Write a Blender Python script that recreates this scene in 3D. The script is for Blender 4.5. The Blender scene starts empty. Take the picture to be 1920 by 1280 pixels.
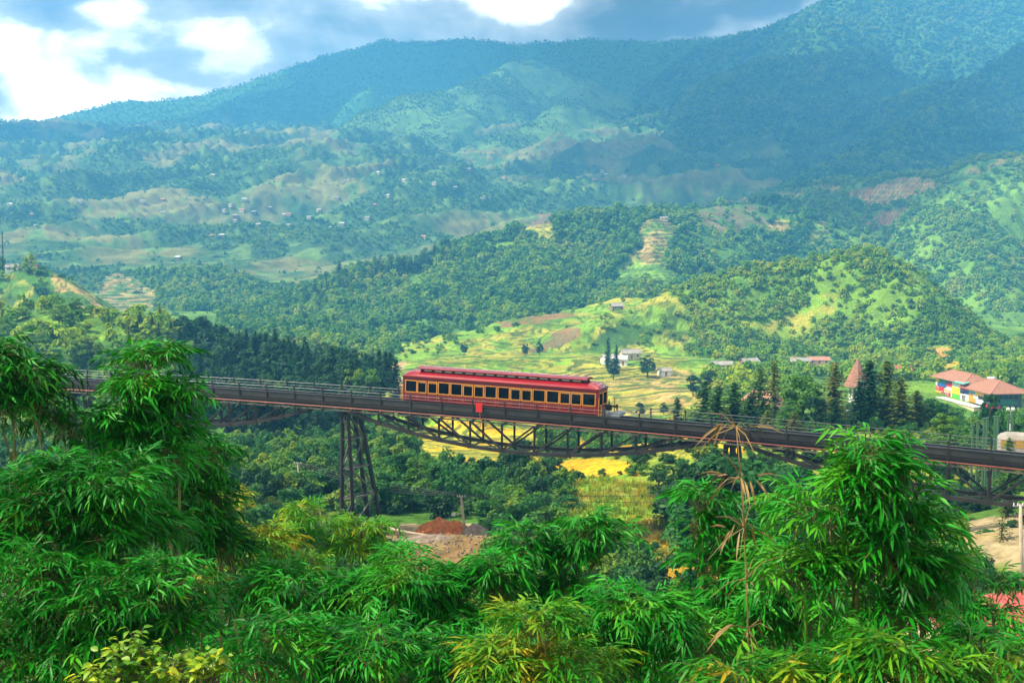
import bpy, bmesh, math, random
import numpy as np
from mathutils import Vector, Matrix, Euler, Quaternion

scene = bpy.context.scene
COL = scene.collection
R = math.radians

# ------------------------------------------------------------------ camera, sky, sun, exposure
FPX = 2300.0                       # focal length in pixels of the 1920 px wide photograph
PITCH = math.atan(190.0 / FPX)     # the horizon lies 190 px above the middle
cam_data = bpy.data.cameras.new('camera')
cam_data.sensor_width = 36.0
cam_data.lens = 36.0 * FPX / 1920.0
cam_data.clip_start = 0.1
cam_data.clip_end = 60000
cam = bpy.data.objects.new('camera', cam_data)
COL.objects.link(cam)
cam.location = (0, 0, 0)
cam.rotation_euler = (math.pi / 2 - PITCH, 0, 0)
scene.camera = cam

SUN_AZ, SUN_EL = -94.0, 50.0       # degrees left of the view direction, above the horizon
SUN_DIR = Vector((math.sin(R(SUN_AZ)) * math.cos(R(SUN_EL)), math.cos(R(SUN_AZ)) * math.cos(R(SUN_EL)), math.sin(R(SUN_EL))))
world = bpy.data.worlds.new('World')
scene.world = world
world.use_nodes = True
wn, wl = world.node_tree.nodes, world.node_tree.links
wn.clear()
w_out = wn.new('ShaderNodeOutputWorld')
w_sky = wn.new('ShaderNodeTexSky')
w_sky.sky_type = 'NISHITA'
w_sky.sun_disc = False
w_sky.sun_elevation = R(SUN_EL)
w_sky.sun_rotation = R(SUN_AZ)
w_sky.altitude = 1500
w_bg = wn.new('ShaderNodeBackground')
w_bg.inputs['Strength'].default_value = 0.05
wl.new(w_sky.outputs[0], w_bg.inputs['Color'])
w_tc = wn.new('ShaderNodeTexCoord')
w_map = wn.new('ShaderNodeMapping')
w_map.inputs['Scale'].default_value = (1.0, 1.0, 1.7)
w_map.inputs['Location'].default_value = (3.1, 7.7, 0.4)
wl.new(w_tc.outputs['Generated'], w_map.inputs['Vector'])
w_n1 = wn.new('ShaderNodeTexNoise')            # cover: where there is cloud
w_n1.inputs['Scale'].default_value = 5.0
w_n1.inputs['Detail'].default_value = 9.0
w_n1.inputs['Roughness'].default_value = 0.56
w_n1.inputs['Distortion'].default_value = 0.35
wl.new(w_map.outputs[0], w_n1.inputs['Vector'])
w_r1 = wn.new('ShaderNodeMapRange')
w_r1.interpolation_type = 'SMOOTHSTEP'
w_r1.inputs['From Min'].default_value = 0.24
w_r1.inputs['From Max'].default_value = 0.40
wl.new(w_n1.outputs['Fac'], w_r1.inputs['Value'])
w_n2 = wn.new('ShaderNodeTexNoise')            # thickness: thin cloud is white, thick cloud is grey blue below
w_n2.inputs['Scale'].default_value = 6.0
w_n2.inputs['Detail'].default_value = 7.0
w_n2.inputs['Roughness'].default_value = 0.50
w_n2.inputs['Distortion'].default_value = 0.2
w_map2 = wn.new('ShaderNodeMapping')
w_map2.inputs['Scale'].default_value = (1.0, 1.0, 1.9)
w_map2.inputs['Location'].default_value = (0.93, 12.53, 1.4)
wl.new(w_tc.outputs['Generated'], w_map2.inputs['Vector'])
wl.new(w_map2.outputs[0], w_n2.inputs['Vector'])
w_cr = wn.new('ShaderNodeValToRGB')
_els = w_cr.color_ramp.elements
_els[0].position, _els[0].color = 0.30, (0.14, 0.18, 0.22, 1)
_els[1].position, _els[1].color = 0.63, (7.5, 6.9, 5.6, 1)
for _p, _c in ((0.44, (0.38, 0.40, 0.40, 1)), (0.54, (1.7, 1.62, 1.42, 1))):
    _els.new(_p).color = _c
wl.new(w_n2.outputs['Fac'], w_cr.inputs['Fac'])
w_bg2 = wn.new('ShaderNodeBackground')
w_bg2.inputs['Strength'].default_value = 0.33
wl.new(w_cr.outputs['Color'], w_bg2.inputs['Color'])
w_mix = wn.new('ShaderNodeMixShader')
wl.new(w_r1.outputs['Result'], w_mix.inputs['Fac'])
wl.new(w_bg.outputs[0], w_mix.inputs[1])
wl.new(w_bg2.outputs[0], w_mix.inputs[2])
wl.new(w_mix.outputs[0], w_out.inputs['Surface'])

sun_data = bpy.data.lights.new('sun', 'SUN')
sun_data.energy = 5.0
sun_data.angle = R(0.53)
sun_data.color = (1.0, 0.90, 0.68)
sun = bpy.data.objects.new('sun', sun_data)
COL.objects.link(sun)
sun.rotation_euler = SUN_DIR.to_track_quat('Z', 'Y').to_euler()
sun.location = (0, 0, 900)

scene.view_settings.view_transform = 'Standard'
scene.view_settings.look = 'None'
scene.view_settings.exposure = 1.02
scene.view_settings.gamma = 1.0
scene.view_settings.use_curve_mapping = False
scene.render.engine = 'CYCLES'
scene.cycles.use_denoising = True
scene.cycles.max_bounces = 8
scene.cycles.diffuse_bounces = 3
scene.cycles.glossy_bounces = 2
scene.cycles.transmission_bounces = 4
scene.cycles.transparent_max_bounces = 8
scene.cycles.volume_bounces = 1
scene.cycles.sample_clamp_indirect = 4.0

# ------------------------------------------------------------------ helpers
CP, SP = math.cos(PITCH), math.sin(PITCH)
def at(px, py, Y):
    """A world point at forward distance Y that the photograph shows at pixel (px, py)."""
    dx, dy = (px - 960.0) / FPX, (640.0 - py) / FPX
    d = Vector((dx, CP + dy * SP, -SP + dy * CP))
    return d * (Y / d.y)
def project(x, y, z):
    c = y * CP - z * SP
    return 960.0 + FPX * x / c, 640.0 - FPX * (y * SP + z * CP) / c

def setp(o, label=None, category=None, group=None, kind=None):
    if label: o['label'] = label
    if category: o['category'] = category
    if group: o['group'] = group
    if kind: o['kind'] = kind
    return o
def empty(name, loc=(0, 0, 0), rz=0.0, **kw):
    o = bpy.data.objects.new(name, None)
    o.empty_display_size = 0.2
    COL.objects.link(o)
    o.location = loc
    o.rotation_euler = (0, 0, rz)
    return setp(o, **kw)
def mesh_from(name, verts, faces, mat, smooth=False):
    me = bpy.data.meshes.new(name)
    me.from_pydata([tuple(v) for v in verts], [], faces)
    if mat is not None:
        for m in (mat if isinstance(mat, (list, tuple)) else [mat]): me.materials.append(m)
    if smooth: me.polygons.foreach_set('use_smooth', [True] * len(me.polygons))
    me.update()
    return me
def link(name, me, parent=None, loc=None, rot=None, scl=None):
    o = bpy.data.objects.new(name, me)
    COL.objects.link(o)
    if parent is not None: o.parent = parent
    if loc is not None: o.location = loc
    if rot is not None: o.rotation_euler = rot
    if scl is not None: o.scale = scl if hasattr(scl, '__len__') else (scl, scl, scl)
    return o
def quad_mesh(name, V, F, mat, smooth=False):
    """numpy arrays: V (n,3) and F (m,4) or (m,3)"""
    me = bpy.data.meshes.new(name)
    V = np.asarray(V, np.float32); F = np.asarray(F, np.int32)
    k = F.shape[1]
    me.vertices.add(len(V)); me.vertices.foreach_set('co', V.ravel())
    me.loops.add(F.size); me.loops.foreach_set('vertex_index', F.ravel())
    me.polygons.add(len(F))
    me.polygons.foreach_set('loop_start', np.arange(0, F.size, k, dtype=np.int32))
    me.polygons.foreach_set('loop_total', np.full(len(F), k, np.int32))
    if smooth: me.polygons.foreach_set('use_smooth', np.ones(len(F), bool))
    me.update(calc_edges=True)
    if mat is not None: me.materials.append(mat)
    return me

class MB:
    """Collects shapes and links them as one mesh object."""
    def __init__(self): self.v, self.f, self.m = [], [], []
    def add(self, vs, fs, mi=0):
        o = len(self.v)
        self.v += [tuple(v) for v in vs]
        self.f += [tuple(i + o for i in f) for f in fs]
        self.m += [mi] * len(fs)
        return self
    def box(self, c, s, mi=0, M=None):
        x, y, z = s[0] / 2, s[1] / 2, s[2] / 2
        vs = [Vector((sx * x, sy * y, sz * z)) for sz in (-1, 1) for sx, sy in ((-1, -1), (1, -1), (1, 1), (-1, 1))]
        vs = [(M @ v if M else v) + Vector(c) for v in vs]
        return self.add(vs, [(3, 2, 1, 0), (4, 5, 6, 7), (0, 1, 5, 4), (1, 2, 6, 5), (2, 3, 7, 6), (3, 0, 4, 7)], mi)
    def bar(self, a, b, w, h, mi=0, up=Vector((0, 0, 1))):
        """rectangular bar from a to b, w across, h in the up direction"""
        a, b = Vector(a), Vector(b)
        d = (b - a).normalized()
        sd = d.cross(up)
        if sd.length < 1e-4: sd = d.cross(Vector((1, 0, 0)))
        sd.normalize(); u = sd.cross(d).normalized()
        vs = []
        for p in (a, b):
            for i, j in ((-1, -1), (1, -1), (1, 1), (-1, 1)): vs.append(p + sd * (i * w / 2) + u * (j * h / 2))
        return self.add(vs, [(3, 2, 1, 0), (4, 5, 6, 7), (0, 1, 5, 4), (1, 2, 6, 5), (2, 3, 7, 6), (3, 0, 4, 7)], mi)
    def tube(self, pts, rad, n=6, mi=0, cap=True):
        pts = [Vector(p) for p in pts]
        rs = rad if hasattr(rad, '__len__') else [rad] * len(pts)
        o = len(self.v); ref = Vector((0.3, 0.2, 1)).normalized()
        for i, p in enumerate(pts):
            d = (pts[min(i + 1, len(pts) - 1)] - pts[max(i - 1, 0)]).normalized()
            s = d.cross(ref)
            if s.length < 1e-3: s = d.cross(Vector((1, 0, 0)))
            s.normalize(); u = s.cross(d)
            for k in range(n):
                a = 2 * math.pi * k / n
                self.v.append(tuple(p + (s * math.cos(a) + u * math.sin(a)) * rs[i]))
        for i in range(len(pts) - 1):
            for k in range(n):
                q = o + i * n
                self.f.append((q + k, q + (k + 1) % n, q + n + (k + 1) % n, q + n + k)); self.m.append(mi)
        if cap:
            self.f.append(tuple(o + k for k in range(n))[::-1]); self.m.append(mi)
            e = o + (len(pts) - 1) * n
            self.f.append(tuple(e + k for k in range(n))); self.m.append(mi)
        return self
    def mesh(self, name, mat, smooth=False):
        me = mesh_from(name, self.v, self.f, mat, smooth)
        if any(self.m): me.polygons.foreach_set('material_index', self.m)
        return me
    def build(self, name, mat, parent=None, smooth=False, loc=None, rot=None):
        return link(name, self.mesh(name, mat, smooth), parent, loc, rot)

def mat_basic(name, col, rough=0.7, col2=None, scale=2.0, metallic=0.0, bump=0.0, bscale=None, detail=4.0, coord='Object', spec=0.5, coat=0.0):
    m = bpy.data.materials.new(name); m.use_nodes = True
    nt = m.node_tree; b = nt.nodes['Principled BSDF']
    b.inputs['Base Color'].default_value = (*col, 1)
    b.inputs['Roughness'].default_value = rough
    b.inputs['Metallic'].default_value = metallic
    b.inputs['Specular IOR Level'].default_value = spec
    b.inputs['Coat Weight'].default_value = coat
    tc = nt.nodes.new('ShaderNodeTexCoord')
    if col2 is not None:
        n = nt.nodes.new('ShaderNodeTexNoise'); n.inputs['Scale'].default_value = scale; n.inputs['Detail'].default_value = detail
        nt.links.new(tc.outputs[coord], n.inputs['Vector'])
        cr = nt.nodes.new('ShaderNodeValToRGB')
        cr.color_ramp.elements[0].position = 0.35; cr.color_ramp.elements[0].color = (*col, 1)
        cr.color_ramp.elements[1].position = 0.68; cr.color_ramp.elements[1].color = (*col2, 1)
        nt.links.new(n.outputs['Fac'], cr.inputs['Fac'])
        nt.links.new(cr.outputs['Color'], b.inputs['Base Color'])
    if bump:
        n = nt.nodes.new('ShaderNodeTexNoise'); n.inputs['Scale'].default_value = bscale or scale * 3; n.inputs['Detail'].default_value = 5
        nt.links.new(tc.outputs[coord], n.inputs['Vector'])
        bp = nt.nodes.new('ShaderNodeBump'); bp.inputs['Strength'].default_value = bump; bp.inputs['Distance'].default_value = 0.05
        nt.links.new(n.outputs['Fac'], bp.inputs['Height']); nt.links.new(bp.outputs['Normal'], b.inputs['Normal'])
    return m

def mat_leaf(name, cols, transl=0.35, rough=0.5, nscale=0.6, spec=0.25, by_object=0.5, gain=1.0):
    """foliage: cols = list of (position, rgb); the tint follows a noise in world space and the object's own random number"""
    m = bpy.data.materials.new(name); m.use_nodes = True
    nt = m.node_tree; nt.nodes.clear(); N, L = nt.nodes.new, nt.links.new
    out = N('ShaderNodeOutputMaterial')
    geo = N('ShaderNodeNewGeometry'); oi = N('ShaderNodeObjectInfo')
    no = N('ShaderNodeTexNoise'); no.inputs['Scale'].default_value = nscale; no.inputs['Detail'].default_value = 3
    L(geo.outputs['Position'], no.inputs['Vector'])
    mx = N('ShaderNodeMath'); mx.operation = 'MULTIPLY_ADD'
    mx.inputs[1].default_value = by_object; mx.inputs[2].default_value = -by_object / 2
    L(oi.outputs['Random'], mx.inputs[0])
    ad = N('ShaderNodeMath'); ad.operation = 'ADD'
    L(no.outputs['Fac'], ad.inputs[0]); L(mx.outputs[0], ad.inputs[1])
    cr = N('ShaderNodeValToRGB')
    els = cr.color_ramp.elements
    els[0].position, els[0].color = cols[0][0], (*[c * gain for c in cols[0][1]], 1)
    els[1].position, els[1].color = cols[-1][0], (*[c * gain for c in cols[-1][1]], 1)
    for p, c in cols[1:-1]:
        e = els.new(p); e.color = (*[k * gain for k in c], 1)
    L(ad.outputs[0], cr.inputs['Fac'])
    b = N('ShaderNodeBsdfPrincipled'); b.inputs['Roughness'].default_value = rough
    b.inputs['Specular IOR Level'].default_value = spec
    L(cr.outputs['Color'], b.inputs['Base Color'])
    if transl > 0:
        t = N('ShaderNodeBsdfTranslucent')
        hs = N('ShaderNodeHueSaturation'); hs.inputs['Hue'].default_value = 0.485; hs.inputs['Value'].default_value = 1.25
        L(cr.outputs['Color'], hs.inputs['Color']); L(hs.outputs[0], t.inputs['Color'])
        ms = N('ShaderNodeMixShader'); ms.inputs['Fac'].default_value = transl
        L(b.outputs[0], ms.inputs[1]); L(t.outputs[0], ms.inputs[2]); L(ms.outputs[0], out.inputs['Surface'])
    else:
        L(b.outputs[0], out.inputs['Surface'])
    return m

# numpy gradient noise
_prm = np.random.RandomState(11)
_perm = np.concatenate([p := _prm.permutation(512), p]).astype(np.int64)
_ang = _prm.rand(512) * 2 * np.pi
_gx, _gy = np.cos(_ang), np.sin(_ang)
def pnoise(x, y):
    xi, yi = np.floor(x).astype(np.int64), np.floor(y).astype(np.int64)
    xf, yf = x - xi, y - yi
    u, v = xf * xf * xf * (xf * (xf * 6 - 15) + 10), yf * yf * yf * (yf * (yf * 6 - 15) + 10)
    xi &= 511; yi &= 511; x1 = (xi + 1) & 511; y1 = (yi + 1) & 511
    def g(a, b, fx, fy):
        h = _perm[_perm[a] + b] & 511
        return _gx[h] * fx + _gy[h] * fy
    n0 = g(xi, yi, xf, yf) * (1 - u) + g(x1, yi, xf - 1, yf) * u
    n1 = g(xi, y1, xf, yf - 1) * (1 - u) + g(x1, y1, xf - 1, yf - 1) * u
    return (n0 * (1 - v) + n1 * v) * 1.5
def fbm(x, y, octv=4, gain=0.5, ox=0.0, oy=0.0):
    s, a = np.zeros_like(x), 1.0
    for i in range(octv):
        s += a * pnoise(x + ox + 17.3 * i, y + oy + 9.1 * i); x, y = x * 2.03, y * 2.03; a *= gain
    return s
def ridged(x, y, octv=4, gain=0.5, ox=0.0, oy=0.0):
    s, a = np.zeros_like(x), 1.0
    for i in range(octv):
        s += a * (1 - 2 * np.abs(pnoise(x + ox + 17.3 * i, y + oy + 9.1 * i))); x, y = x * 2.03, y * 2.03; a *= gain
    return s
# ------------------------------------------------------------------ the land
NT = 640
T = np.linspace(-0.60, 0.60, NT)
rows = [24.0]
while rows[-1] < 4700:
    y = rows[-1]
    rows.append(y * (1.026 if y < 75 else 1.014 if y < 110 else 1.0075 if y < 280 else 1.0032 if y < 1150 else 1.0022 if y < 1560 else 1.0062))
YR = np.array(rows); NR = len(YR)
GX, GY = T[None, :] * YR[:, None], np.repeat(YR[:, None], NT, 1)

FLOOR_Y = [-80, 0, 12, 30, 60, 100, 130, 170, 230, 300, 400, 500, 600, 700, 900, 1100, 1300, 1500, 1800, 2300, 2800, 3300, 5500]
FLOOR_Z = [-7, -9, -11.5, -16, -24, -30, -31.2, -33, -39, -46, -53, -58, -61, -62, -64, -62, -52, -30, 18, 98, 185, 250, 320]
# name of the land it becomes, crest as (px, py, distance), slope, rounding, noise amount, noise length, trees on the crest (m)
RIDGES = [
 ('village_slope', [(1420, 825, 168), (1560, 815, 165), (1700, 808, 172), (1830, 806, 188), (1960, 800, 198), (2200, 790, 215)], 0.30, 16, 0.06, 30, 0),
 ('village_slope', [(1990, 1000, 84), (1970, 985, 106), (1990, 885, 150)], 0.45, 9, 0.05, 20, 0),
 ('grassy_bank', [(1235, 985, 122), (1180, 915, 150), (1110, 872, 178), (1060, 858, 200)], 0.42, 7, 0.10, 14, 0),
 ('pine_hill', [(-200, 585, 470), (-60, 590, 450), (60, 588, 440), (130, 583, 430), (190, 598, 415), (300, 628, 395), (400, 668, 370), (480, 688, 350), (540, 705, 335), (620, 724, 315), (690, 738, 300), (745, 765, 285), (775, 815, 265)], 0.36, 14, 0.22, 60, 0),
 ('pine_hill', [(400, 690, 360), (470, 760, 300), (500, 840, 235)], 0.42, 14, 0.15, 50, 0),
 ('terraced_hill', [(-400, 470, 760), (-60, 500, 730), (20, 506, 720), (70, 505, 715), (100, 518, 705), (125, 545, 690), (160, 590, 660)], 0.75, 12, 0.10, 60, 0),
 ('wooded_hill', [(60, 560, 1400), (150, 540, 1378), (215, 515, 1344), (290, 503, 1322), (400, 500, 1288), (450, 512, 1266), (500, 545, 1221), (540, 590, 1165), (560, 630, 1098)], 0.62, 22, 0.30, 110, 6),
 ('wooded_ridge', [(500, 640, 1026), (560, 570, 1060), (620, 522, 1094), (700, 490, 1129), (830, 466, 1151), (900, 460, 1174), (1000, 432, 1208), (1025, 408, 1214), (1060, 400, 1231), (1100, 392, 1231), (1180, 385, 1243), (1250, 392, 1254), (1330, 380, 1322), (1450, 368, 1414)], 0.52, 26, 0.42, 130, 6),
 ('wooded_ridge', [(1225, 398, 1237), (1215, 450, 1140), (1235, 520, 1026), (1180, 560, 935)], 0.50, 18, 0.42, 80, 0),
 ('wooded_ridge', [(640, 520, 1090), (640, 590, 940), (600, 640, 800), (560, 668, 700)], 0.40, 24, 0.30, 110, 5),
 ('wooded_ridge', [(860, 475, 1150), (830, 560, 950), (780, 628, 810), (740, 660, 740)], 0.42, 22, 0.30, 100, 5),
 ('wooded_ridge', [(1010, 445, 1190), (1000, 520, 1000), (960, 585, 860)], 0.42, 22, 0.30, 100, 5),
 ('wooded_hill', [(330, 512, 1300), (370, 580, 1050), (420, 632, 860), (440, 655, 760)], 0.42, 22, 0.30, 110, 5),
 ('field_spur', [(1200, 560, 800), (1060, 592, 760), (900, 636, 700), (760, 678, 630)], 0.26, 30, 0.25, 90, 0),
 ('dome_hill', [(1000, 620, 700), (1130, 575, 720), (1270, 528, 740), (1380, 492, 750), (1490, 478, 750), (1570, 462, 745), (1625, 455, 740), (1675, 478, 725), (1720, 530, 700), (1790, 605, 660), (1850, 655, 630)], 0.85, 18, 0.28, 90, 6),
 ('terraced_ridge', [(1380, 372, 1756), (1450, 362, 1676), (1560, 342, 1584), (1680, 330, 1518), (1760, 322, 1478), (1800, 325, 1439), (1845, 298, 1439), (1920, 292, 1426), (2050, 260, 1426), (2300, 220, 1426)], 0.60, 26, 0.40, 130, 0),
 ('terraced_ridge', [(1770, 330, 1465), (1800, 420, 1267), (1850, 520, 1135), (1930, 600, 1030)], 0.65, 20, 0.40, 90, 0),
 ('shaded_mountain', [(1300, 430, 1620), (1400, 395, 1720), (1500, 342, 1850), (1640, 272, 2000), (1760, 203, 2150), (1850, 143, 2250), (1920, 90, 2350), (2000, 45, 2450), (2300, -20, 2600)], 0.55, 20, 0.55, 260, 0),
 ('round_mountain', [(1300, 260, 2650), (1350, 200, 2750), (1390, 153, 2850), (1450, 110, 2900), (1520, 114, 2900), (1580, 150, 2850), (1650, 200, 2750), (1700, 260, 2650)], 0.60, 60, 0.40, 260, 0),
 ('forest_mountain', [(1330, 90, 3600), (1430, 62, 3500), (1500, 30, 3400), (1580, -10, 3350), (1700, -32, 3300), (1920, -40, 3250), (2250, -45, 3200)], 0.62, 40, 0.55, 330, 0),
 ('far_spur', [(420, 345, 2500), (540, 296, 2700), (640, 240, 2850), (700, 205, 2930), (760, 180, 3000), (830, 172, 3100), (900, 152, 3250), (980, 110, 3600)], 0.50, 30, 0.55, 260, 0),
 ('far_spur', [(840, 345, 2350), (890, 290, 2500), (960, 246, 2650), (1025, 222, 2800), (1060, 190, 3000), (1100, 150, 3250)], 0.52, 20, 0.55, 220, 0),
 ('far_spur', [(1040, 400, 2000), (1100, 335, 2250), (1160, 300, 2500), (1220, 250, 2800)], 0.45, 30, 0.55, 220, 0),
 ('high_ridge', [(-500, 290, 4300), (-150, 262, 4250), (0, 246, 4200), (120, 218, 4200), (220, 194, 4200), (330, 189, 4200), (440, 163, 4200), (500, 141, 4200), (530, 131, 4200), (600, 112, 4150), (640, 99, 4100), (720, 78, 4050), (790, 80, 4000), (870, 72, 4000), (950, 84, 4000), (1100, 76, 3900), (1250, 80, 3850), (1380, 66, 3700), (1450, 50, 3600)], 0.60, 25, 0.50, 420, 0),
 ('hazy_slope', [(-400, 320, 3300), (-100, 292, 3300), (30, 285, 3300), (150, 290, 3250), (260, 322, 3100), (330, 360, 2900)], 0.42, 40, 0.45, 260, 0),
]
NAMES = ['valley_floor', 'far_slope'] + [r[0] for r in RIDGES]

def floor_z(x, y):
    z = np.interp(y, FLOOR_Y, FLOOR_Z)
    far = np.clip((y - 1150) / 900, 0, 1)
    u, v = x * 0.82 + y * 0.57, -x * 0.57 + y * 0.82       # long spurs that run down to the left
    z = z + far * (ridged(u / 560, v / 170, 5, 0.52, 3.3, 8.1) * 40 + fbm(x / 700, y / 700, 3) * 30)
    mid = np.clip((y - 180) / 200, 0, 1) * (1 - far)
    z = z + mid * (fbm(x / 130, y / 130, 4, 0.45, 5, 1) * 6.0)
    z = z - 3.4 * np.exp(-((x - 146) ** 2 + (y - 398) ** 2) / (2 * 32.0 ** 2))      # cutting for the coloured house
    return z + fbm(x / 22, y / 22, 3) * 0.5 * np.clip((y - 8) / 60, 0, 1)
def smax(a, b, k):
    h = np.clip(0.5 + 0.5 * (b - a) / k, 0, 1)
    return a * (1 - h) + b * h + k * h * (1 - h)
def land(x, y, ids=False):
    shp = x.shape; x, y = x.ravel(), y.ravel()
    z = floor_z(x, y)
    idx = np.where(y > 1250, 1, 0)
    for i, (nm, pts, k, r, na, nl, th) in enumerate(RIDGES):
        P = [at(*p) for p in pts]
        for p in P: p.z -= th
        zt = max(p.z for p in P) + 12
        reach = (zt + 70) / (k * 0.55) + r            # no farther than this can the ridge stand above the floor
        lo = np.array([[min(p.x for p in P), min(p.y for p in P)], [max(p.x for p in P), max(p.y for p in P)]])
        S = np.nonzero((x > lo[0, 0] - reach) & (x < lo[1, 0] + reach) & (y > lo[0, 1] - reach) & (y < lo[1, 1] + reach) & (z < zt))[0]
        def crest(xs, ys, dn):
            best = np.full_like(xs, -1e9)
            for a, b in zip(P[:-1], P[1:]):
                ex, ey = b.x - a.x, b.y - a.y
                t = np.clip(((xs - a.x) * ex + (ys - a.y) * ey) / (ex * ex + ey * ey), 0, 1)
                d2 = (xs - a.x - t * ex) ** 2 + (ys - a.y - t * ey) ** 2
                best = np.maximum(best, a.z + (b.z - a.z) * t - k * (np.sqrt(d2 + r * r) - r) * dn)
            return best
        if not len(S): continue
        S = S[crest(x[S], y[S], 0.55) + 12 > z[S]]
        if not len(S): continue
        xs, ys = x[S], y[S]
        dn = 1.0 + na * (1.1 * fbm(xs / nl, ys / nl, 4, 0.5, i * 7.7, i * 3.1) + 0.7 * ridged(xs / nl * 0.6, ys / nl * 0.6, 3, 0.5, i * 2.7, 5.1))
        best = crest(xs, ys, np.clip(dn, 0.84 if P[0].y > 1500 else 0.55, 2.2))
        best = best + fbm(xs / (nl * 0.22), ys / (nl * 0.22), 3, 0.5, i, i) * min(nl * 0.02, 6.0) * min(max((P[0].y - 150) / 300, 0.15), 1)
        if ids: idx[S] = np.where(best > z[S], i + 2, idx[S])
        z[S] = smax(z[S], best, max(1.0, nl * 0.05))
    return (z.reshape(shp), idx.reshape(shp)) if ids else z.reshape(shp)
GZ, GID = land(GX, GY, True)

PX, PY = project(GX, GY, GZ)
def hit(px, py):
    """first land point (going away from the camera) that the photograph shows at (px, py)"""
    c = int(np.clip(round(((px - 960.0) / FPX - T[0]) / (T[1] - T[0])), 0, NT - 1))
    ok = np.nonzero((PY[:, c] <= py) & (YR > 40))[0]
    j = ok[0] if len(ok) else NR - 1
    if j > 0:
        a, b = PY[j - 1, c], PY[j, c]
        w = np.clip((a - py) / (a - b + 1e-9), 0, 1)
    else: w = 1.0
    return Vector((GX[j - 1, c] * (1 - w) + GX[j, c] * w, YR[j - 1] * (1 - w) + YR[j] * w, GZ[j - 1, c] * (1 - w) + GZ[j, c] * w))
def ground(x, y):
    return float(land(np.array([float(x)]), np.array([float(y)]))[0])

# land cover.  colours are the cover's own
C = dict(wood2=(0.110, 0.230, 0.020), wood=(0.060, 0.155, 0.020), forest=(0.022, 0.060, 0.018), grass=(0.075, 0.165, 0.022), lime=(0.150, 0.270, 0.022), rice=(0.50, 0.30, 0.012), paddy=(0.30, 0.28, 0.035),
         tan=(0.36, 0.25, 0.085), soil=(0.20, 0.125, 0.050), orange=(0.44, 0.22, 0.060), pale=(0.34, 0.27, 0.15), bank=(0.055, 0.115, 0.025), dry=(0.24, 0.19, 0.035), ploughed=(0.15, 0.13, 0.06))
FOREST_IDS = {'wooded_hill', 'wooded_ridge', 'dome_hill', 'terraced_ridge', 'pine_hill', 'shaded_mountain', 'round_mountain', 'forest_mountain'}
cov = np.zeros(GZ.shape + (3,), np.float32)
fm = np.zeros(GZ.shape, np.float32)                        # how much wood stands here
n1 = fbm(GX / 140, GY / 140, 4, 0.5, 2, 2); n2 = fbm(GX / 45, GY / 45, 3, 0.5, 7, 3); n3 = fbm(GX / 380, GY / 260, 4, 0.55, 1, 9)
def lerp3(a, b, t): return np.array(a)[None, None] * (1 - t[..., None]) + np.array(b)[None, None] * t[..., None]
sm = lambda v, a, b: np.clip((v - a) / (b - a), 0, 1)
cov[:] = lerp3(C['grass'], C['lime'], sm(n2, -0.2, 0.5))
nearf = GY < 270
cov[nearf] = lerp3(C['wood'], C['grass'], sm(n2, -0.1, 0.6))[nearf]
farw = GY > 1250
cf = lerp3((0.055, 0.115, 0.030), (0.19, 0.185, 0.055), sm(n3 + 0.5 * n1 + 0.25 * n2, 0.05, 0.40))
cf = np.where((n2 > 0.40)[..., None], np.array((0.12, 0.20, 0.04)), cf)
cov[farw] = cf[farw]
for i, nm in enumerate(NAMES):
    m = GID == i
    if nm in FOREST_IDS:
        cov[m] = lerp3(C['wood'], C['grass'], sm(n1 + 0.4 * n2, 0.30, 0.65))[m]
        fm[m] = (1 - 0.9 * sm(n1 + 0.5 * n2, 0.42, 0.65))[m]
        if nm in ('shaded_mountain', 'round_mountain', 'forest_mountain'):
            cov[m] = np.array(C['wood']) * (0.85 + 0.25 * n1[m][:, None]); fm[m] = 1.0
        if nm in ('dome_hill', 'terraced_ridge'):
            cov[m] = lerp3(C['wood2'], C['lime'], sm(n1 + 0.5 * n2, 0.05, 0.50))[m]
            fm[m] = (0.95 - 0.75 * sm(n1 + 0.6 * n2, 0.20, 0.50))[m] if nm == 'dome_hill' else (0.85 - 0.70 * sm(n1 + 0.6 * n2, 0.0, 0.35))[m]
    elif nm in ('far_slope', 'hazy_slope', 'far_spur'):
        fm[m] = (0.55 * (1 - sm(n3 + 0.5 * n1 + 0.5 * n2, -0.35, -0.05)) + 0.02)[m]
        if nm == 'far_spur':
            g = lerp3((0.11, 0.20, 0.035), (0.075, 0.15, 0.03), sm(n1, -0.2, 0.3)); cov[m] = g[m]
    elif nm == 'high_ridge':
        cov[m] = np.array(C['wood']); fm[m] = 0.6
    elif nm == 'terraced_hill': fm[m] = 0.75; cov[m] = np.array(C['wood'])
    elif nm == 'field_spur': cov[m] = lerp3(C['lime'], C['paddy'], sm(n2, -0.1, 0.5))[m]; fm[m] = 0.06
    elif nm == 'village_slope':
        fm[m] = 0.0
        cov[m] = lerp3((0.08, 0.17, 0.02), (0.20, 0.25, 0.03), sm(n2, -0.3, 0.3))[m]
    elif nm == 'grassy_bank': cov[m] = lerp3(C['lime'], C['dry'], sm(n2 + 0.6 * fbm(GX / 6, GY / 6, 3), -0.3, 0.4))[m]
vw = (GID == 0) & (GY > 560) & (GX / GY > -0.24) & (GX / GY < -0.095)      # the wood runs down into the side valley
cov[vw] = np.array(C['wood']); fm[vw] = 0.9
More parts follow.
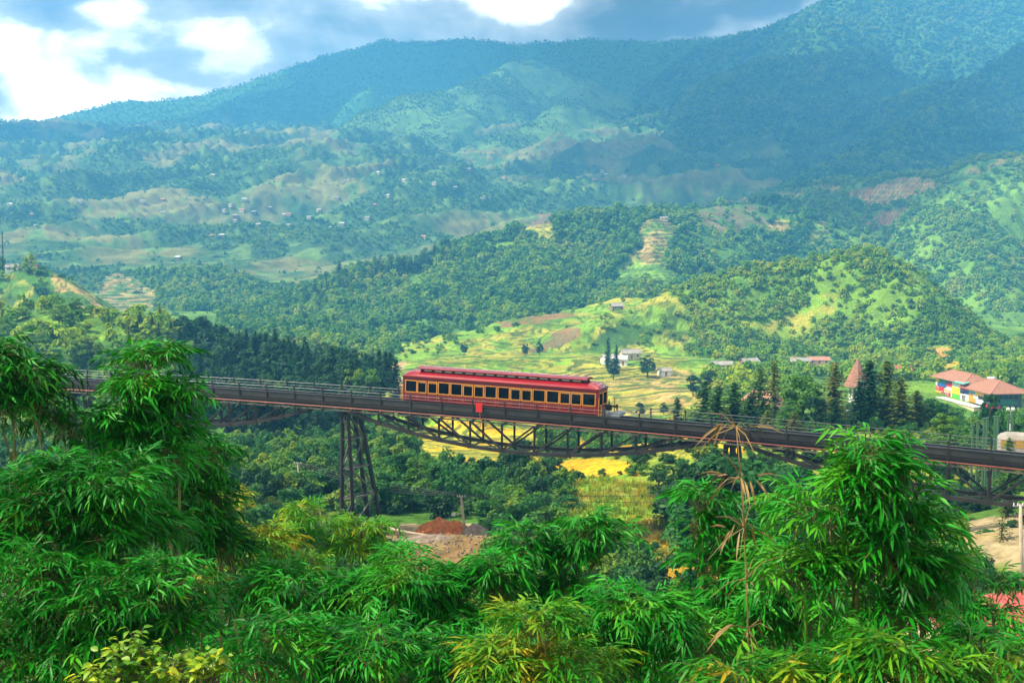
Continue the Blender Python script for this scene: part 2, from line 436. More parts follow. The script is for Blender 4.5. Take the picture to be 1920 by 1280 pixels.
# patches: corners in the photograph, put on the land, then filled in plan
# (corners, cover, cover 2, terrace step or 0, wood)
PATCH = [
 ([(690, 690), (860, 640), (1060, 585), (1180, 560), (1290, 600), (1330, 680), (1340, 780), (1000, 830), (700, 740)], 'lime', 'paddy', 2.6, 0.05),
 ([(745, 480), (800, 475), (805, 540), (735, 548)], 'grass', 'lime', 0, 0.05),
 ([(1195, 420), (1215, 408), (1275, 418), (1262, 450), (1250, 480), (1262, 505), (1195, 505), (1168, 498), (1200, 460)], 'tan', 'lime', 3.4, 0.0),
 ([(1165, 500), (1262, 505), (1295, 528), (1230, 540), (1150, 530)], 'lime', 'grass', 2.4, 0.0),
 ([(970, 440), (1000, 420), (1030, 425), (1050, 445), (1010, 448)], 'paddy', 'tan', 2.2, 0.0),
 ([(990, 425), (1005, 402), (1035, 400), (1040, 415), (1015, 420)], 'soil', 'ploughed', 0, 0.0),
 ([(830, 470), (905, 462), (985, 442), (985, 452), (900, 472)], 'lime', 'grass', 0, 0.0),
 ([(1290, 395), (1430, 388), (1440, 420), (1310, 432)], 'ploughed', 'grass', 0, 0.05),
 ([(1330, 378), (1500, 356), (1580, 346), (1580, 362), (1450, 376), (1340, 386)], 'tan', 'grass', 5.0, 0.05),
 ([(1420, 428), (1455, 412), (1490, 412), (1475, 434)], 'tan', 'paddy', 5.0, 0.0),
 ([(1520, 462), (1530, 412), (1552, 404), (1552, 450)], 'paddy', 'lime', 5.0, 0.0),
 ([(1580, 360), (1690, 332), (1750, 330), (1752, 352), (1700, 372), (1640, 388), (1590, 378)], 'tan', 'orange', 6.0, 0.0),
 ([(1612, 428), (1640, 400), (1690, 385), (1702, 394), (1660, 420)], 'tan', 'orange', 6.0, 0.0),
 ([(1760, 345), (1880, 328), (1890, 372), (1800, 395)], 'lime', 'grass', 6.0, 0.05),
 ([(1795, 328), (1850, 300), (1915, 294), (1900, 306), (1835, 322)], 'tan', 'grass', 0, 0.0),
 ([(1540, 470), (1600, 420), (1650, 440), (1560, 520)], 'lime', 'grass', 0, 0.35),
 ([(1525, 560), (1550, 545), (1575, 548), (1565, 572), (1530, 575)], 'paddy', 'lime', 0, 0.0),
 ([(1270, 545), (1380, 520), (1440, 560), (1330, 600)], 'grass', 'lime', 0, 0.45),
 ([(1380, 605), (1490, 585), (1580, 570), (1560, 600), (1420, 630)], 'lime', 'paddy', 0, 0.10),
 ([(940, 612), (965, 594), (1065, 582), (1085, 596), (1010, 622)], 'soil', 'grass', 0, 0.0),
 ([(955, 668), (985, 645), (1070, 612), (1082, 628), (1010, 660)], 'soil', 'ploughed', 0, 0.0),
 ([(790, 690), (880, 650), (1000, 622), (1090, 588), (1110, 592), (1000, 650), (880, 690)], 'paddy', 'lime', 2.8, 0.0),
 ([(1100, 640), (1180, 605), (1260, 615), (1200, 645), (1110, 660)], 'grass', 'bank', 0, 0.1),
 ([(940, 700), (1060, 668), (1140, 660), (1150, 680), (1040, 690)], 'paddy', 'lime', 2.6, 0.0),
 ([(1020, 702), (1090, 678), (1180, 685), (1300, 700), (1312, 770), (1180, 790), (1060, 790)], 'paddy', 'tan', 2.6, 0.0),
 ([(700, 695), (745, 672), (760, 690), (755, 730), (700, 730)], 'pale', 'tan', 0, 0.0),
 ([(640, 672), (700, 664), (720, 680), (650, 690)], 'tan', 'pale', 0, 0.0),
 ([(780, 800), (900, 795), (1010, 800), (1330, 785), (1345, 860), (1010, 870), (860, 880)], 'rice', 'paddy', 1.2, 0.0),
 ([(1015, 885), (1050, 868), (1110, 860), (1170, 868), (1205, 888), (1180, 898), (1100, 892)], 'rice', 'rice', 0, 0.0),
 ([(760, 800), (870, 800), (940, 850), (880, 880), (800, 850)], 'paddy', 'rice', 1.2, 0.05),
 ([(1735, 652), (1792, 652), (1786, 672), (1765, 684), (1750, 664)], 'orange', 'tan', 0, 0.0),
 ([(1770, 688), (1790, 676), (1840, 688), (1835, 700), (1780, 700)], 'paddy', 'rice', 0, 0.0),
 ([(1345, 702), (1360, 680), (1440, 680), (1450, 702)], 'pale', 'tan', 0, 0.0),
 ([(1480, 688), (1495, 668), (1550, 672), (1560, 690)], 'pale', 'tan', 0, 0.0),
 ([(430, 862), (450, 848), (480, 858), (474, 874), (440, 872)], 'orange', 'soil', 0, 0.0),
 ([(485, 885), (505, 872), (512, 886), (495, 896)], 'orange', 'soil', 0, 0.1),
 ([(20, 605), (70, 588), (150, 582), (230, 592), (260, 620), (150, 640), (60, 625)], 'lime', 'grass', 0, 0.35),
 ([(-20, 560), (0, 525), (60, 535), (70, 570), (30, 600), (-20, 600)], 'grass', 'paddy', 2.0, 0.0),
 ([(90, 520), (200, 510), (300, 540), (260, 600), (180, 600), (120, 560)], 'tan', 'grass', 2.2, 0.03),
 ([(380, 645), (440, 620), (500, 640), (430, 665)], 'lime', 'paddy', 0, 0.0),
 ([(700, 1010), (760, 985), (900, 985), (930, 1030), (860, 1070), (720, 1070)], 'pale', 'soil', 0, 0.0),
 ([(1835, 1060), (1840, 975), (1960, 965), (1960, 1055)], 'pale', 'tan', 0, 0.0),
 ([(1040, 900), (1180, 885), (1260, 960), (1340, 1060), (1340, 1110), (1200, 1100), (1080, 980)], 'lime', 'dry', 0, 0.0),
 ([(1200, 1010), (1345, 1010), (1345, 1100), (1230, 1100)], 'dry', 'rice', 0, 0.0),
]
TERR = np.zeros(GZ.shape, np.float32)
nn = fbm(GX / 16, GY / 16, 3, 0.5, 4, 4)
wobx, woby = fbm(GX / 30, GY / 30, 3, 0.5, 9, 1), fbm(GX / 30, GY / 30, 3, 0.5, 2, 8)
for poly, a, b, th, wood in PATCH:
    Q = [hit(*p) for p in poly]
    qx, qy = np.array([q.x for q in Q]), np.array([q.y for q in Q])
    ext = max(np.ptp(qx), np.ptp(qy)) * 0.10
    wob = min(ext, 14.0) * 0.55
    box = (GX > qx.min() - ext) & (GX < qx.max() + ext) & (GY > qy.min() - ext) & (GY < qy.max() + ext)
    I = np.nonzero(box)
    x, y = GX[I] + wobx[I] * wob, GY[I] + woby[I] * wob
    ins = np.zeros(len(x), bool)
    for k in range(len(qx)):
        x0, y0, x1, y1 = qx[k], qy[k], qx[k - 1], qy[k - 1]
        cr_ = ((y0 > y) != (y1 > y)) & (x < (x1 - x0) * (y - y0) / (y1 - y0 + 1e-12) + x0)
        ins ^= cr_
    J = (I[0][ins], I[1][ins])
    t = sm(nn[J] + 0.5 * n2[J], -0.15, 0.45)[:, None]
    cov[J] = np.array(C[a]) * (1 - t) + np.array(C[b]) * t
    fm[J] = wood
    TERR[J] = th
# terraces are real steps, with a grassy bank on every riser
tm = TERR > 0
near = GY < 800
th = np.where(tm, TERR * np.where(near, 0.42, 1.0), 1.0)
zt = GZ + np.where(near, 0.055 * GY, 0.0) + fbm(GX / 46, GY / 46, 2, 0.5, 3, 6) * np.where(near, 3.4, 1.2)
fr = zt / th - np.floor(zt / th)
rise = np.clip((fr - 0.66) / 0.34, 0, 1); rise = rise * rise * (3 - 2 * rise)
GZ = np.where(tm, GZ + (rise - fr) * th * np.where(near, 0.6, 1.0), GZ)
bank = tm & (fr > 0.66)
tread_tint = (0.72 + 0.5 * (np.abs(np.sin(np.floor(zt / th) * 12.9898 + 2.5 * n2)))).astype(np.float32)
cov[tm] *= tread_tint[tm][:, None]
cov[bank] = cov[bank] * 0.18 + np.array(C['bank']) * 0.70
PX, PY = project(GX, GY, GZ)
# what the photograph can see of the land (with room for a step aside)
_cm = np.minimum.accumulate(PY, 0)
_prev = np.vstack([np.full((1, NT), 1e9), _cm[:-1]])
def seen(margin_m):
    return (PY - margin_m * FPX / GY < _prev + 3) & (PX > -70) & (PX < 1990)

def land_material():
    m = bpy.data.materials.new('land'); m.use_nodes = True
    nt = m.node_tree; b = nt.nodes['Principled BSDF']; N, L = nt.nodes.new, nt.links.new
    b.inputs['Roughness'].default_value = 0.95; b.inputs['Specular IOR Level'].default_value = 0.1
    ca = N('ShaderNodeVertexColor'); ca.layer_name = 'cover'
    g = N('ShaderNodeNewGeometry')
    def vary(scale, detail, lo, hi, src):
        n = N('ShaderNodeTexNoise'); n.inputs['Scale'].default_value = scale; n.inputs['Detail'].default_value = detail; n.inputs['Roughness'].default_value = 0.65
        L(g.outputs['Position'], n.inputs['Vector'])
        r = N('ShaderNodeMapRange'); r.inputs['From Min'].default_value = 0.3; r.inputs['From Max'].default_value = 0.7
        r.inputs['To Min'].default_value = lo; r.inputs['To Max'].default_value = hi
        L(n.outputs['Fac'], r.inputs['Value'])
        x = N('ShaderNodeMix'); x.data_type = 'RGBA'; x.blend_type = 'MULTIPLY'; x.inputs['Factor'].default_value = 1.0
        L(src, x.inputs[6]); L(r.outputs['Result'], x.inputs[7])
        return x.outputs[2], n
    c1, _ = vary(0.05, 6, 0.62, 1.38, ca.outputs['Color'])
    c2, nb = vary(0.9, 5, 0.55, 1.45, c1)
    L(c2, b.inputs['Base Color'])
    bp = N('ShaderNodeBump'); bp.inputs['Strength'].default_value = 0.6; bp.inputs['Distance'].default_value = 0.6
    L(nb.outputs['Fac'], bp.inputs['Height']); L(bp.outputs['Normal'], b.inputs['Normal'])
    return m
M_LAND = land_material()

# normals of the whole sheet, so that the pieces of land meet without a seam
def grid_normals():
    P = np.stack([GX, GY, GZ], -1)
    du = np.gradient(P, axis=1); dv = np.gradient(P, axis=0)
    n = np.cross(du, dv); return n / np.linalg.norm(n, axis=-1, keepdims=True)
GN_ = grid_normals()
fid = GID[:-1, :-1].copy()
uniq = {}
for i, nm in enumerate(NAMES): uniq.setdefault(nm, []).append(i)
vid = np.arange(NR * NT).reshape(NR, NT)
allF = np.stack([vid[:-1, :-1], vid[:-1, 1:], vid[1:, 1:], vid[1:, :-1]], -1)
for nm, ids in uniq.items():
    F = allF[np.isin(fid, ids)]
    if len(F) == 0: continue
    used, inv = np.unique(F.ravel(), return_inverse=True)
    V = np.stack([GX.ravel()[used], GY.ravel()[used], GZ.ravel()[used]], -1)
    me = quad_mesh(nm, V, inv.reshape(F.shape), M_LAND, smooth=True)
    ca = me.color_attributes.new('cover', 'FLOAT_COLOR', 'POINT')
    col = np.ones((len(used), 4), np.float32); col[:, :3] = cov.reshape(-1, 3)[used]
    ca.data.foreach_set('color', col.ravel())
    me.normals_split_custom_set_from_vertices(GN_.reshape(-1, 3)[used].astype(np.float32))
    setp(link(nm, me), kind='structure')
# the ground at the camera's feet
gx, gy = np.meshgrid(np.linspace(-70, 70, 71), np.linspace(-70, 26, 49))
gz = land(gx, gy) - 0.02
q = np.arange(gx.size).reshape(gx.shape)
me = quad_mesh('ground', np.stack([gx, gy, gz], -1).reshape(-1, 3), np.stack([q[:-1, :-1], q[:-1, 1:], q[1:, 1:], q[1:, :-1]], -1).reshape(-1, 4), M_LAND, True)
ca = me.color_attributes.new('cover', 'FLOAT_COLOR', 'POINT')
ca.data.foreach_set('color', np.tile(np.array([0.05, 0.045, 0.02, 1], np.float32), gx.size))
setp(link('ground', me), kind='structure')
# ------------------------------------------------------------------ trees: one mesh of each kind, then copies
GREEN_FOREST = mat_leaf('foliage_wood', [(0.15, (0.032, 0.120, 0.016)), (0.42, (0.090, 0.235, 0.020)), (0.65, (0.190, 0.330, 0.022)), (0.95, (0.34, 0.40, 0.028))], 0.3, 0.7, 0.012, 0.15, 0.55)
GREEN_BROAD = mat_leaf('foliage_broad', [(0.15, (0.010, 0.070, 0.014)), (0.5, (0.026, 0.150, 0.020)), (0.9, (0.10, 0.230, 0.020))], 0.35, 0.55, 0.25, 0.25, 0.5)
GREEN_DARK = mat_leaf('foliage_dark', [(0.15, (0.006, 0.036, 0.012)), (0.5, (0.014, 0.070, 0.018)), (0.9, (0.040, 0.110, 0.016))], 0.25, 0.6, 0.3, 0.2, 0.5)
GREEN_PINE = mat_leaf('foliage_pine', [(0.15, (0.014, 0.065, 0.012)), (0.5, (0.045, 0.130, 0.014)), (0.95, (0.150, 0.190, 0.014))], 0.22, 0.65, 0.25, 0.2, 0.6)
GREEN_OLIVE = mat_leaf('foliage_olive', [(0.15, (0.040, 0.075, 0.008)), (0.5, (0.110, 0.150, 0.012)), (0.9, (0.230, 0.150, 0.014))], 0.3, 0.6, 0.5, 0.2, 0.4)
GREEN_LIME = mat_leaf('foliage_lime', [(0.15, (0.045, 0.170, 0.012)), (0.5, (0.105, 0.250, 0.014)), (0.9, (0.240, 0.300, 0.018))], 0.4, 0.5, 0.6, 0.25, 0.4)
BARK = mat_basic('bark', (0.075, 0.050, 0.032), 0.9, (0.16, 0.12, 0.085), 3.0, bump=0.4)

def rnd_dirs(rng, n):
    v = rng.normal(size=(n, 3)); return v / np.linalg.norm(v, axis=1, keepdims=True)
def leaf_quads(rng, c, n, s, asp=0.62):
    """irregular leaf clumps: centres c, normals n, half size s -> verts, faces"""
    k = len(c)
    a = np.cross(n, rnd_dirs(rng, k)); a /= np.linalg.norm(a, axis=1, keepdims=True) + 1e-9
    b = np.cross(n, a)
    s = np.broadcast_to(s, (k,))[:, None]
    j = lambda: 0.75 + 0.5 * rng.rand(k, 1)
    V = np.stack([c + a * s * j(), c + b * s * asp * j() + n * s * 0.18, c - a * s * j(), c - b * s * asp * j() - n * s * 0.12], 1).reshape(-1, 3)
    return V, np.arange(4 * k).reshape(k, 4)
def crown_mesh(name, parts, mat):
    Vs, Fs, o = [], [], 0
    for V, F in parts:
        Vs.append(V); Fs.append(F + o); o += len(V)
    return quad_mesh(name, np.concatenate(Vs), np.concatenate(Fs), mat)
def broad_crown(name, seed, mat, R=3.4, H=4.2, zc=5.0, K=34, per=110, leaf=0.24, lump=1.15):
    rng = np.random.RandomState(seed); parts = []
    d = rnd_dirs(rng, K); d[:, 2] = np.where(d[:, 2] < -0.92, -d[:, 2], d[:, 2])
    cc = d * np.array([R, R, H]) * (0.35 + 0.55 * rng.rand(K, 1) ** 0.5) + np.array([0, 0, zc])
    for c in cc:
        r = lump * (0.7 + 0.6 * rng.rand())
        q = rnd_dirs(rng, per); q[:, 2] = np.where(q[:, 2] < -0.3, -q[:, 2], q[:, 2])
        p = c + q * np.array([r, r, r * 0.78]) * (0.55 + 0.5 * rng.rand(per, 1))
        n = q * 0.7 + np.array([0, 0, 0.45]) + rng.normal(size=(per, 3)) * 0.35
        n /= np.linalg.norm(n, axis=1, keepdims=True)
        parts.append(leaf_quads(rng, p, n, leaf * (0.7 + 0.7 * rng.rand(per))))
    return crown_mesh(name, parts, mat), cc
def broad_trunk(name, seed, cc, h=6.0, r=0.26):
    rng = np.random.RandomState(seed); m = MB()
    m.tube([(0, 0, -0.8), (0.08, 0.03, h * 0.3), (rng.uniform(-.3, .3), rng.uniform(-.3, .3), h * 0.7), (0, 0, h)], [r * 1.25, r, r * 0.7, r * 0.3], 7)
    for c in cc[:9]:
        z0 = h * (0.3 + 0.35 * rng.rand())
        m.tube([(0, 0, z0), (c[0] * 0.45, c[1] * 0.45, z0 + (c[2] - z0) * 0.55), tuple(c)], [r * 0.5, r * 0.32, r * 0.08], 5)
    return m.mesh(name, BARK, True)
def conifer_crown(name, seed, mat, H=10.0, R=1.9, whorl=0.42, nb=8, leaf=0.30, z0=1.2, pw=0.75, droop=0.35):
    rng = np.random.RandomState(seed); P, Nn, S = [], [], []
    z = z0
    while z < H - 0.15:
        f = (z - z0) / (H - z0)
        rr = R * (1 - f) ** pw * (0.80 + 0.4 * rng.rand()) * min(1.0, 0.55 + 2.2 * f) + 0.12
        off = rng.rand() * 6.28
        for k in range(max(4, int(nb * (1 - 0.4 * f)))):
            a = off + 6.283 * k / nb + rng.normal() * 0.25
            L = rr * (0.75 + 0.45 * rng.rand())
            m = max(2, int(L / (leaf * 0.62)))
            for i in range(m):
                t = (i + 0.7) / m
                P.append((math.cos(a) * L * t + rng.normal() * 0.07, math.sin(a) * L * t + rng.normal() * 0.07, z - droop * L * t * t + 0.25 * L * t * (1 - f) + rng.normal() * 0.06))
                Nn.append((math.cos(a) * 0.35 + rng.normal() * 0.3, math.sin(a) * 0.35 + rng.normal() * 0.3, 1.0))
                S.append(leaf * (1.15 - 0.45 * t) * (0.8 + 0.4 * rng.rand()))
        z += whorl * (0.8 + 0.4 * rng.rand()) * (1 - 0.35 * f)
    P, Nn, S = np.array(P), np.array(Nn), np.array(S)
    Nn /= np.linalg.norm(Nn, axis=1, keepdims=True)
    return crown_mesh(name, [leaf_quads(rng, P, Nn, S, 0.5)], mat)
def conifer_trunk(name, H=10.0, r=0.17):
    return MB().tube([(0, 0, -0.8), (0, 0, H * 0.5), (0, 0, H * 0.97)], [r * 1.2, r * 0.7, 0.02], 6).mesh(name, BARK, True)

KIND = {}
def reg(kind, base, crown, trunk, H): KIND.setdefault(kind, []).append((base, crown, trunk, H))
for i in range(3):
    reg('pine', 'conifer_tree', conifer_crown('crown', 40 + i, GREEN_PINE, 10, 1.9 + 0.3 * i, 0.44, 8), conifer_trunk('trunk'), 10)
    reg('spire', 'conifer_tree', conifer_crown('crown', 50 + i, GREEN_PINE, 10, 1.55 + 0.15 * i, 0.26, 10, 0.24, 0.5, 0.62, 0.15), conifer_trunk('trunk'), 10)
    reg('spire_dark', 'conifer_tree', conifer_crown('crown', 60 + i, GREEN_DARK, 10, 1.6 + 0.15 * i, 0.26, 10, 0.24, 0.5, 0.62, 0.15), conifer_trunk('trunk'), 10)
    reg('spire_olive', 'conifer_tree', conifer_crown('crown', 70 + i, GREEN_OLIVE, 10, 1.6, 0.28, 9, 0.24, 0.6, 0.62, 0.15), conifer_trunk('trunk'), 10)
    for kd, mt, sd in (('broad', GREEN_BROAD, 80), ('dark', GREEN_DARK, 90), ('lime', GREEN_LIME, 100)):
        cm, cc = broad_crown('crown', sd + i, mt)
        reg(kd, 'broadleaf_tree', cm, broad_trunk('trunk', sd + i, cc), 10.3)
    cm, cc = broad_crown('crown', 110 + i, GREEN_BROAD, 2.4, 4.8, 5.4, 38, 95, 0.22, 0.85)
    reg('tall', 'broadleaf_tree', cm, broad_trunk('trunk', 110 + i, cc, 7.0, 0.2), 11)
    cm, cc = broad_crown('crown', 120 + i, GREEN_BROAD, 3.0, 1.6, 1.5, 16, 80, 0.26, 1.0)
    reg('shrub', 'shrub', cm, broad_trunk('trunk', 120 + i, cc, 1.4, 0.10), 3.6)
    cm, cc = broad_crown('crown', 130 + i, GREEN_LIME, 3.0, 1.6, 1.5, 16, 80, 0.26, 1.0)
    reg('shrub_lime', 'shrub', cm, broad_trunk('trunk', 130 + i, cc, 1.4, 0.10), 3.6)
reg('scrawny', 'conifer_tree', conifer_crown('crown', 140, GREEN_OLIVE, 10, 2.5, 0.75, 6, 0.26, 2.0, 0.5, 0.1), conifer_trunk('trunk'), 10)

prng = random.Random(5)
def tree(kind, x, y, h, label, group=None, z=None, category='tree', wide=1.0, var=None):
    base, crown, trunk, H = KIND[kind][prng.randrange(len(KIND[kind])) if var is None else var]
    o = empty(base, (x, y, ground(x, y) if z is None else z), prng.uniform(0, 6.28), label=label, category='shrub' if base == 'shrub' else category, group=group)
    s = h / H
    if kind.startswith('spire'): wide *= 1.4
    o.scale = (s * wide, s * wide, s)
    link('trunk', trunk, o); link('crown', crown, o)
    return o
def tree_at(kind, px, top, Y, h, label, group=None, wide=1.0, var=None):
    """top of the tree at pixel (px, top); it is made as tall as the ground below demands, at least h"""
    p = at(px, top, Y); g = ground(p.x, Y)
    hh = max(p.z - g, h * 0.55)
    return tree(kind, p.x, Y, hh, label, group, p.z - hh if hh > p.z - g else g, wide=wide * min(1.0, (h / hh) ** 0.7) if hh > h else wide, var=var)

# ---- woods too far away to tell the trees apart: one object for each wood
src = bpy.data.collections.new('wood_sources')
def lump(name, seed, mat, conif=False):
    if conif:
        me = conifer_crown(name, seed, mat, 1.7, 0.42, 0.13, 6, 0.13, 0.1, 0.7, 0.3)
    else:
        me, _ = broad_crown(name, seed, mat, 0.36 + 0.12 * (seed % 3), 0.34 + 0.14 * (seed % 2), 0.42, 7 + seed % 4, 22, 0.115, 0.17 + 0.05 * (seed % 3))
    o = bpy.data.objects.new(name, me); return o
def source_set(name, obs):
    c = bpy.data.collections.new(name)
    for o in obs: c.objects.link(o)
    return c
SRC_WOOD = source_set('wood_kinds', [lump('wood_tree', 200 + i, GREEN_FOREST) for i in range(7)])
GREEN_SUNNY = mat_leaf('foliage_sunlit_wood', [(0.15, (0.080, 0.210, 0.016)), (0.42, (0.165, 0.320, 0.018)), (0.65, (0.265, 0.380, 0.020)), (0.95, (0.40, 0.43, 0.028))], 0.3, 0.7, 0.015, 0.1, 0.55)  # sunlit copy of the wood foliage: sunlight is put into the leaf colour
SRC_SUNNY = source_set('sunlit_wood_kinds', [lump('sunlit_wood_tree', 270 + i, GREEN_SUNNY) for i in range(6)])
SRC_PINE = source_set('pine_kinds', [lump('pine_tree', 220 + i, GREEN_PINE, True) for i in range(3)])
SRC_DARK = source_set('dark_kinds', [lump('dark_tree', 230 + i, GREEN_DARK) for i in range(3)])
def bush(seed, mat):
    return bpy.data.objects.new('bush', broad_crown('bush', seed, mat, 0.42, 0.36, 0.30, 14, 70, 0.050, 0.20)[0])
SRC_BUSH = source_set('bush_kinds', [bush(240, GREEN_BROAD), bush(241, GREEN_BROAD), bush(242, GREEN_DARK), bush(250, GREEN_LIME)])
def tuft(name, seed, mat):
    rng = np.random.RandomState(seed); V, F = [], []
    for k in range(16):
        a = rng.rand() * 6.28; l = 0.5 + 0.5 * rng.rand(); o = np.array([rng.normal() * 0.3, rng.normal() * 0.3, 0])
        d = np.array([math.cos(a) * 0.5, math.sin(a) * 0.5, 1.0]) * l; s = np.array([-math.sin(a), math.cos(a), 0]) * 0.06
        n = len(V); V += [o - s, o + s, o + d * 0.6 + s * 0.7, o + d * 0.6 - s * 0.7]; F.append((n, n + 1, n + 2, n + 3))
        n = len(V); t = o + d + np.array([math.cos(a), math.sin(a), -0.5]) * 0.18; V += [o + d * 0.6 - s * 0.7, o + d * 0.6 + s * 0.7, t + s * 0.1, t - s * 0.1]; F.append((n, n + 1, n + 2, n + 3))
    return bpy.data.objects.new(name, quad_mesh(name, np.array(V), np.array(F), mat))
GRASS_BLADE = mat_leaf('grass_blade', [(0.2, (0.080, 0.190, 0.014)), (0.5, (0.190, 0.270, 0.016)), (0.8, (0.42, 0.31, 0.03))], 0.35, 0.6, 0.15, 0.15, 0.4)
SRC_TUFT = source_set('tuft_kinds', [tuft('tuft', 260 + i, GRASS_BLADE) for i in range(3)])

def scatter_group(coll):
    g = bpy.data.node_groups.new('scatter_' + coll.name, 'GeometryNodeTree')
    g.interface.new_socket('Geometry', in_out='INPUT', socket_type='NodeSocketGeometry')
    g.interface.new_socket('Geometry', in_out='OUTPUT', socket_type='NodeSocketGeometry')
    N, L = g.nodes.new, g.links.new
    i, o = N('NodeGroupInput'), N('NodeGroupOutput')
    iop = N('GeometryNodeInstanceOnPoints')
    ci = N('GeometryNodeCollectionInfo'); ci.inputs['Collection'].default_value = coll
    ci.inputs['Separate Children'].default_value = True; ci.inputs['Reset Children'].default_value = True
    iop.inputs['Pick Instance'].default_value = True
    def attr(nm, ty):
        a = N('GeometryNodeInputNamedAttribute'); a.data_type = ty; a.inputs['Name'].default_value = nm
        return a.outputs['Attribute']
    L(i.outputs[0], iop.inputs['Points']); L(ci.outputs[0], iop.inputs['Instance'])
    L(attr('kind', 'INT'), iop.inputs['Instance Index'])
    L(attr('rot', 'FLOAT_VECTOR'), iop.inputs['Rotation']); L(attr('size', 'FLOAT_VECTOR'), iop.inputs['Scale'])
    L(iop.outputs[0], o.inputs[0])
    return g
def scatter(name, P, size, coll, label, cat, seed=1, tall=(0.65, 1.5)):
    rng = np.random.RandomState(seed); n = len(P)
    me = bpy.data.meshes.new(name)
    me.vertices.add(n); me.vertices.foreach_set('co', np.asarray(P, np.float32).ravel())
    a = me.attributes.new('kind', 'INT', 'POINT'); a.data.foreach_set('value', rng.randint(0, len(coll.objects), n).astype(np.int32))
    r = np.zeros((n, 3), np.float32); r[:, 2] = rng.rand(n) * 6.283; r[:, :2] = rng.normal(size=(n, 2)) * 0.06
    a = me.attributes.new('rot', 'FLOAT_VECTOR', 'POINT'); a.data.foreach_set('vector', r.ravel())
    s = np.repeat(np.asarray(size, np.float32)[:, None], 3, 1); s[:, 2] *= rng.uniform(tall[0], tall[1], n)
    a = me.attributes.new('size', 'FLOAT_VECTOR', 'POINT'); a.data.foreach_set('vector', s.ravel())
    o = link(name, me)
    md = o.modifiers.new('scatter', 'NODES'); md.node_group = scatter_group(coll)
    return setp(o, label, cat, kind='stuff')
_cell = np.gradient(GY, axis=0) * np.gradient(GX, axis=1)
def sample(density, mask, seed):
    rng = np.random.RandomState(seed)
    e = np.where(mask, density * _cell, 0)
    k = np.floor(e + rng.rand(*e.shape)).astype(int)
    I = np.nonzero(k); rep = k[I]
    r, c = np.repeat(I[0], rep), np.repeat(I[1], rep)
    dy = np.gradient(GY, axis=0)[r, c]; dx = np.gradient(GX, axis=1)[r, c]
    jy, jx = rng.rand(len(r)) - 0.5, rng.rand(len(r)) - 0.5
    gzx = np.gradient(GZ, axis=1)[r, c]; gzy = np.gradient(GZ, axis=0)[r, c]
    return np.stack([GX[r, c] + dx * jx, GY[r, c] + dy * jy, GZ[r, c] + gzx * jx + gzy * jy], -1), fm[r, c]
def ids_of(*names): return np.isin(GID, [i for i, n in enumerate(NAMES) if n in names])
vis = seen(7.0)
WOODS = [
 ('forest', ('wooded_hill',), 1 / 17., (3.5, 9.5), 'dense green wood covering the low rounded hill beyond the left ridge', 0, SRC_WOOD),
 ('forest', ('wooded_ridge',), 1 / 16., (3.5, 9.5), 'dense green wood covering the long ridge in the middle of the valley', 1, SRC_WOOD),
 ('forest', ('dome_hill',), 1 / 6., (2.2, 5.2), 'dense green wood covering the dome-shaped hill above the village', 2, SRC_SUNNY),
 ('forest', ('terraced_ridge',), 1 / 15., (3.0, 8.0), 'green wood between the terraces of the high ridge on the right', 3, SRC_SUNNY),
 ('forest', ('shaded_mountain',), 1 / 45., (5, 11), 'dark forest on the shaded mountainside at the right edge', 4, SRC_WOOD),
 ('forest', ('round_mountain',), 1 / 55., (6, 11), 'dark forest on the round-topped mountain under the clouds', 5, SRC_WOOD),
 ('forest', ('forest_mountain',), 1 / 55., (6, 13), 'sunlit forest on the steep mountain at the upper right', 6, SRC_WOOD),
 ('forest', ('high_ridge',), 1 / 90., (5, 8), 'hazy blue forest on the highest far ridge', 7, SRC_WOOD),
 ('scrub', ('far_slope', 'hazy_slope', 'far_spur'), 1 / 18., (2.6, 5.4), 'scattered bushes and groves between the fields of the far slope', 8, SRC_WOOD),
 ('scrub', ('field_spur',), 1 / 20., (2.5, 6), 'bushes between the terraced fields above the train', 10, SRC_WOOD),
 ('scrub', ('terraced_hill',), 1 / 30., (4, 7), 'bushes on the small terraced hill at the left edge', 9, SRC_WOOD),
]
for nm, ids, dens, (s0, s1), lab, sd, coll in WOODS:
    P, w = sample(dens * fm, vis & ids_of(*ids), 300 + sd)
    rng = np.random.RandomState(sd)
    s = rng.uniform(s0, s1, len(P)); P[:, 2] -= 0.12 * s
    scatter(nm, P, s, coll, lab, 'forest' if nm == 'forest' else 'bushes', sd)
    NINST = globals().get('NINST', 0) + len(P); print('WOOD', lab, len(P), NINST)
vm = ids_of('valley_floor') & (GY > 400) & (GY < 760) & (PX > 1290) & (TERR == 0) & (cov[..., 0] < 0.28)
for hx, hy, hrr in [(1354, 690, 13), (1400, 690, 13), (1498, 660, 10), (1503, 683, 13), (1536, 682, 13), (1692, 702, 12), (1765, 668, 14), (1805, 690, 14)]:
    q_ = hit(hx, hy); vm &= ~((np.abs(GX - q_.x) < hrr) & (GY > q_.y - 26) & (GY < q_.y + 8))
vm &= ~((GX > 100) & (GX < 185) & (GY > 330) & (GY < 445))
P, w = sample(np.where(n2 + 0.6 * nn > -0.25, 1 / 22.0, 1 / 160.0), vis & vm, 331)
scatter('forest', P, np.random.RandomState(12).uniform(2.6, 6.5, len(P)), SRC_SUNNY, 'green groves round the village at the foot of the dome-shaped hill', 'forest', 12)
P, w = sample(fm / 16.0, vis & ids_of('valley_floor') & vw & (fm > 0.5), 333)
scatter('forest', P, np.random.RandomState(13).uniform(3.5, 8.5, len(P)), SRC_WOOD, 'green wood filling the side valley behind the pine hill', 'forest', 13)
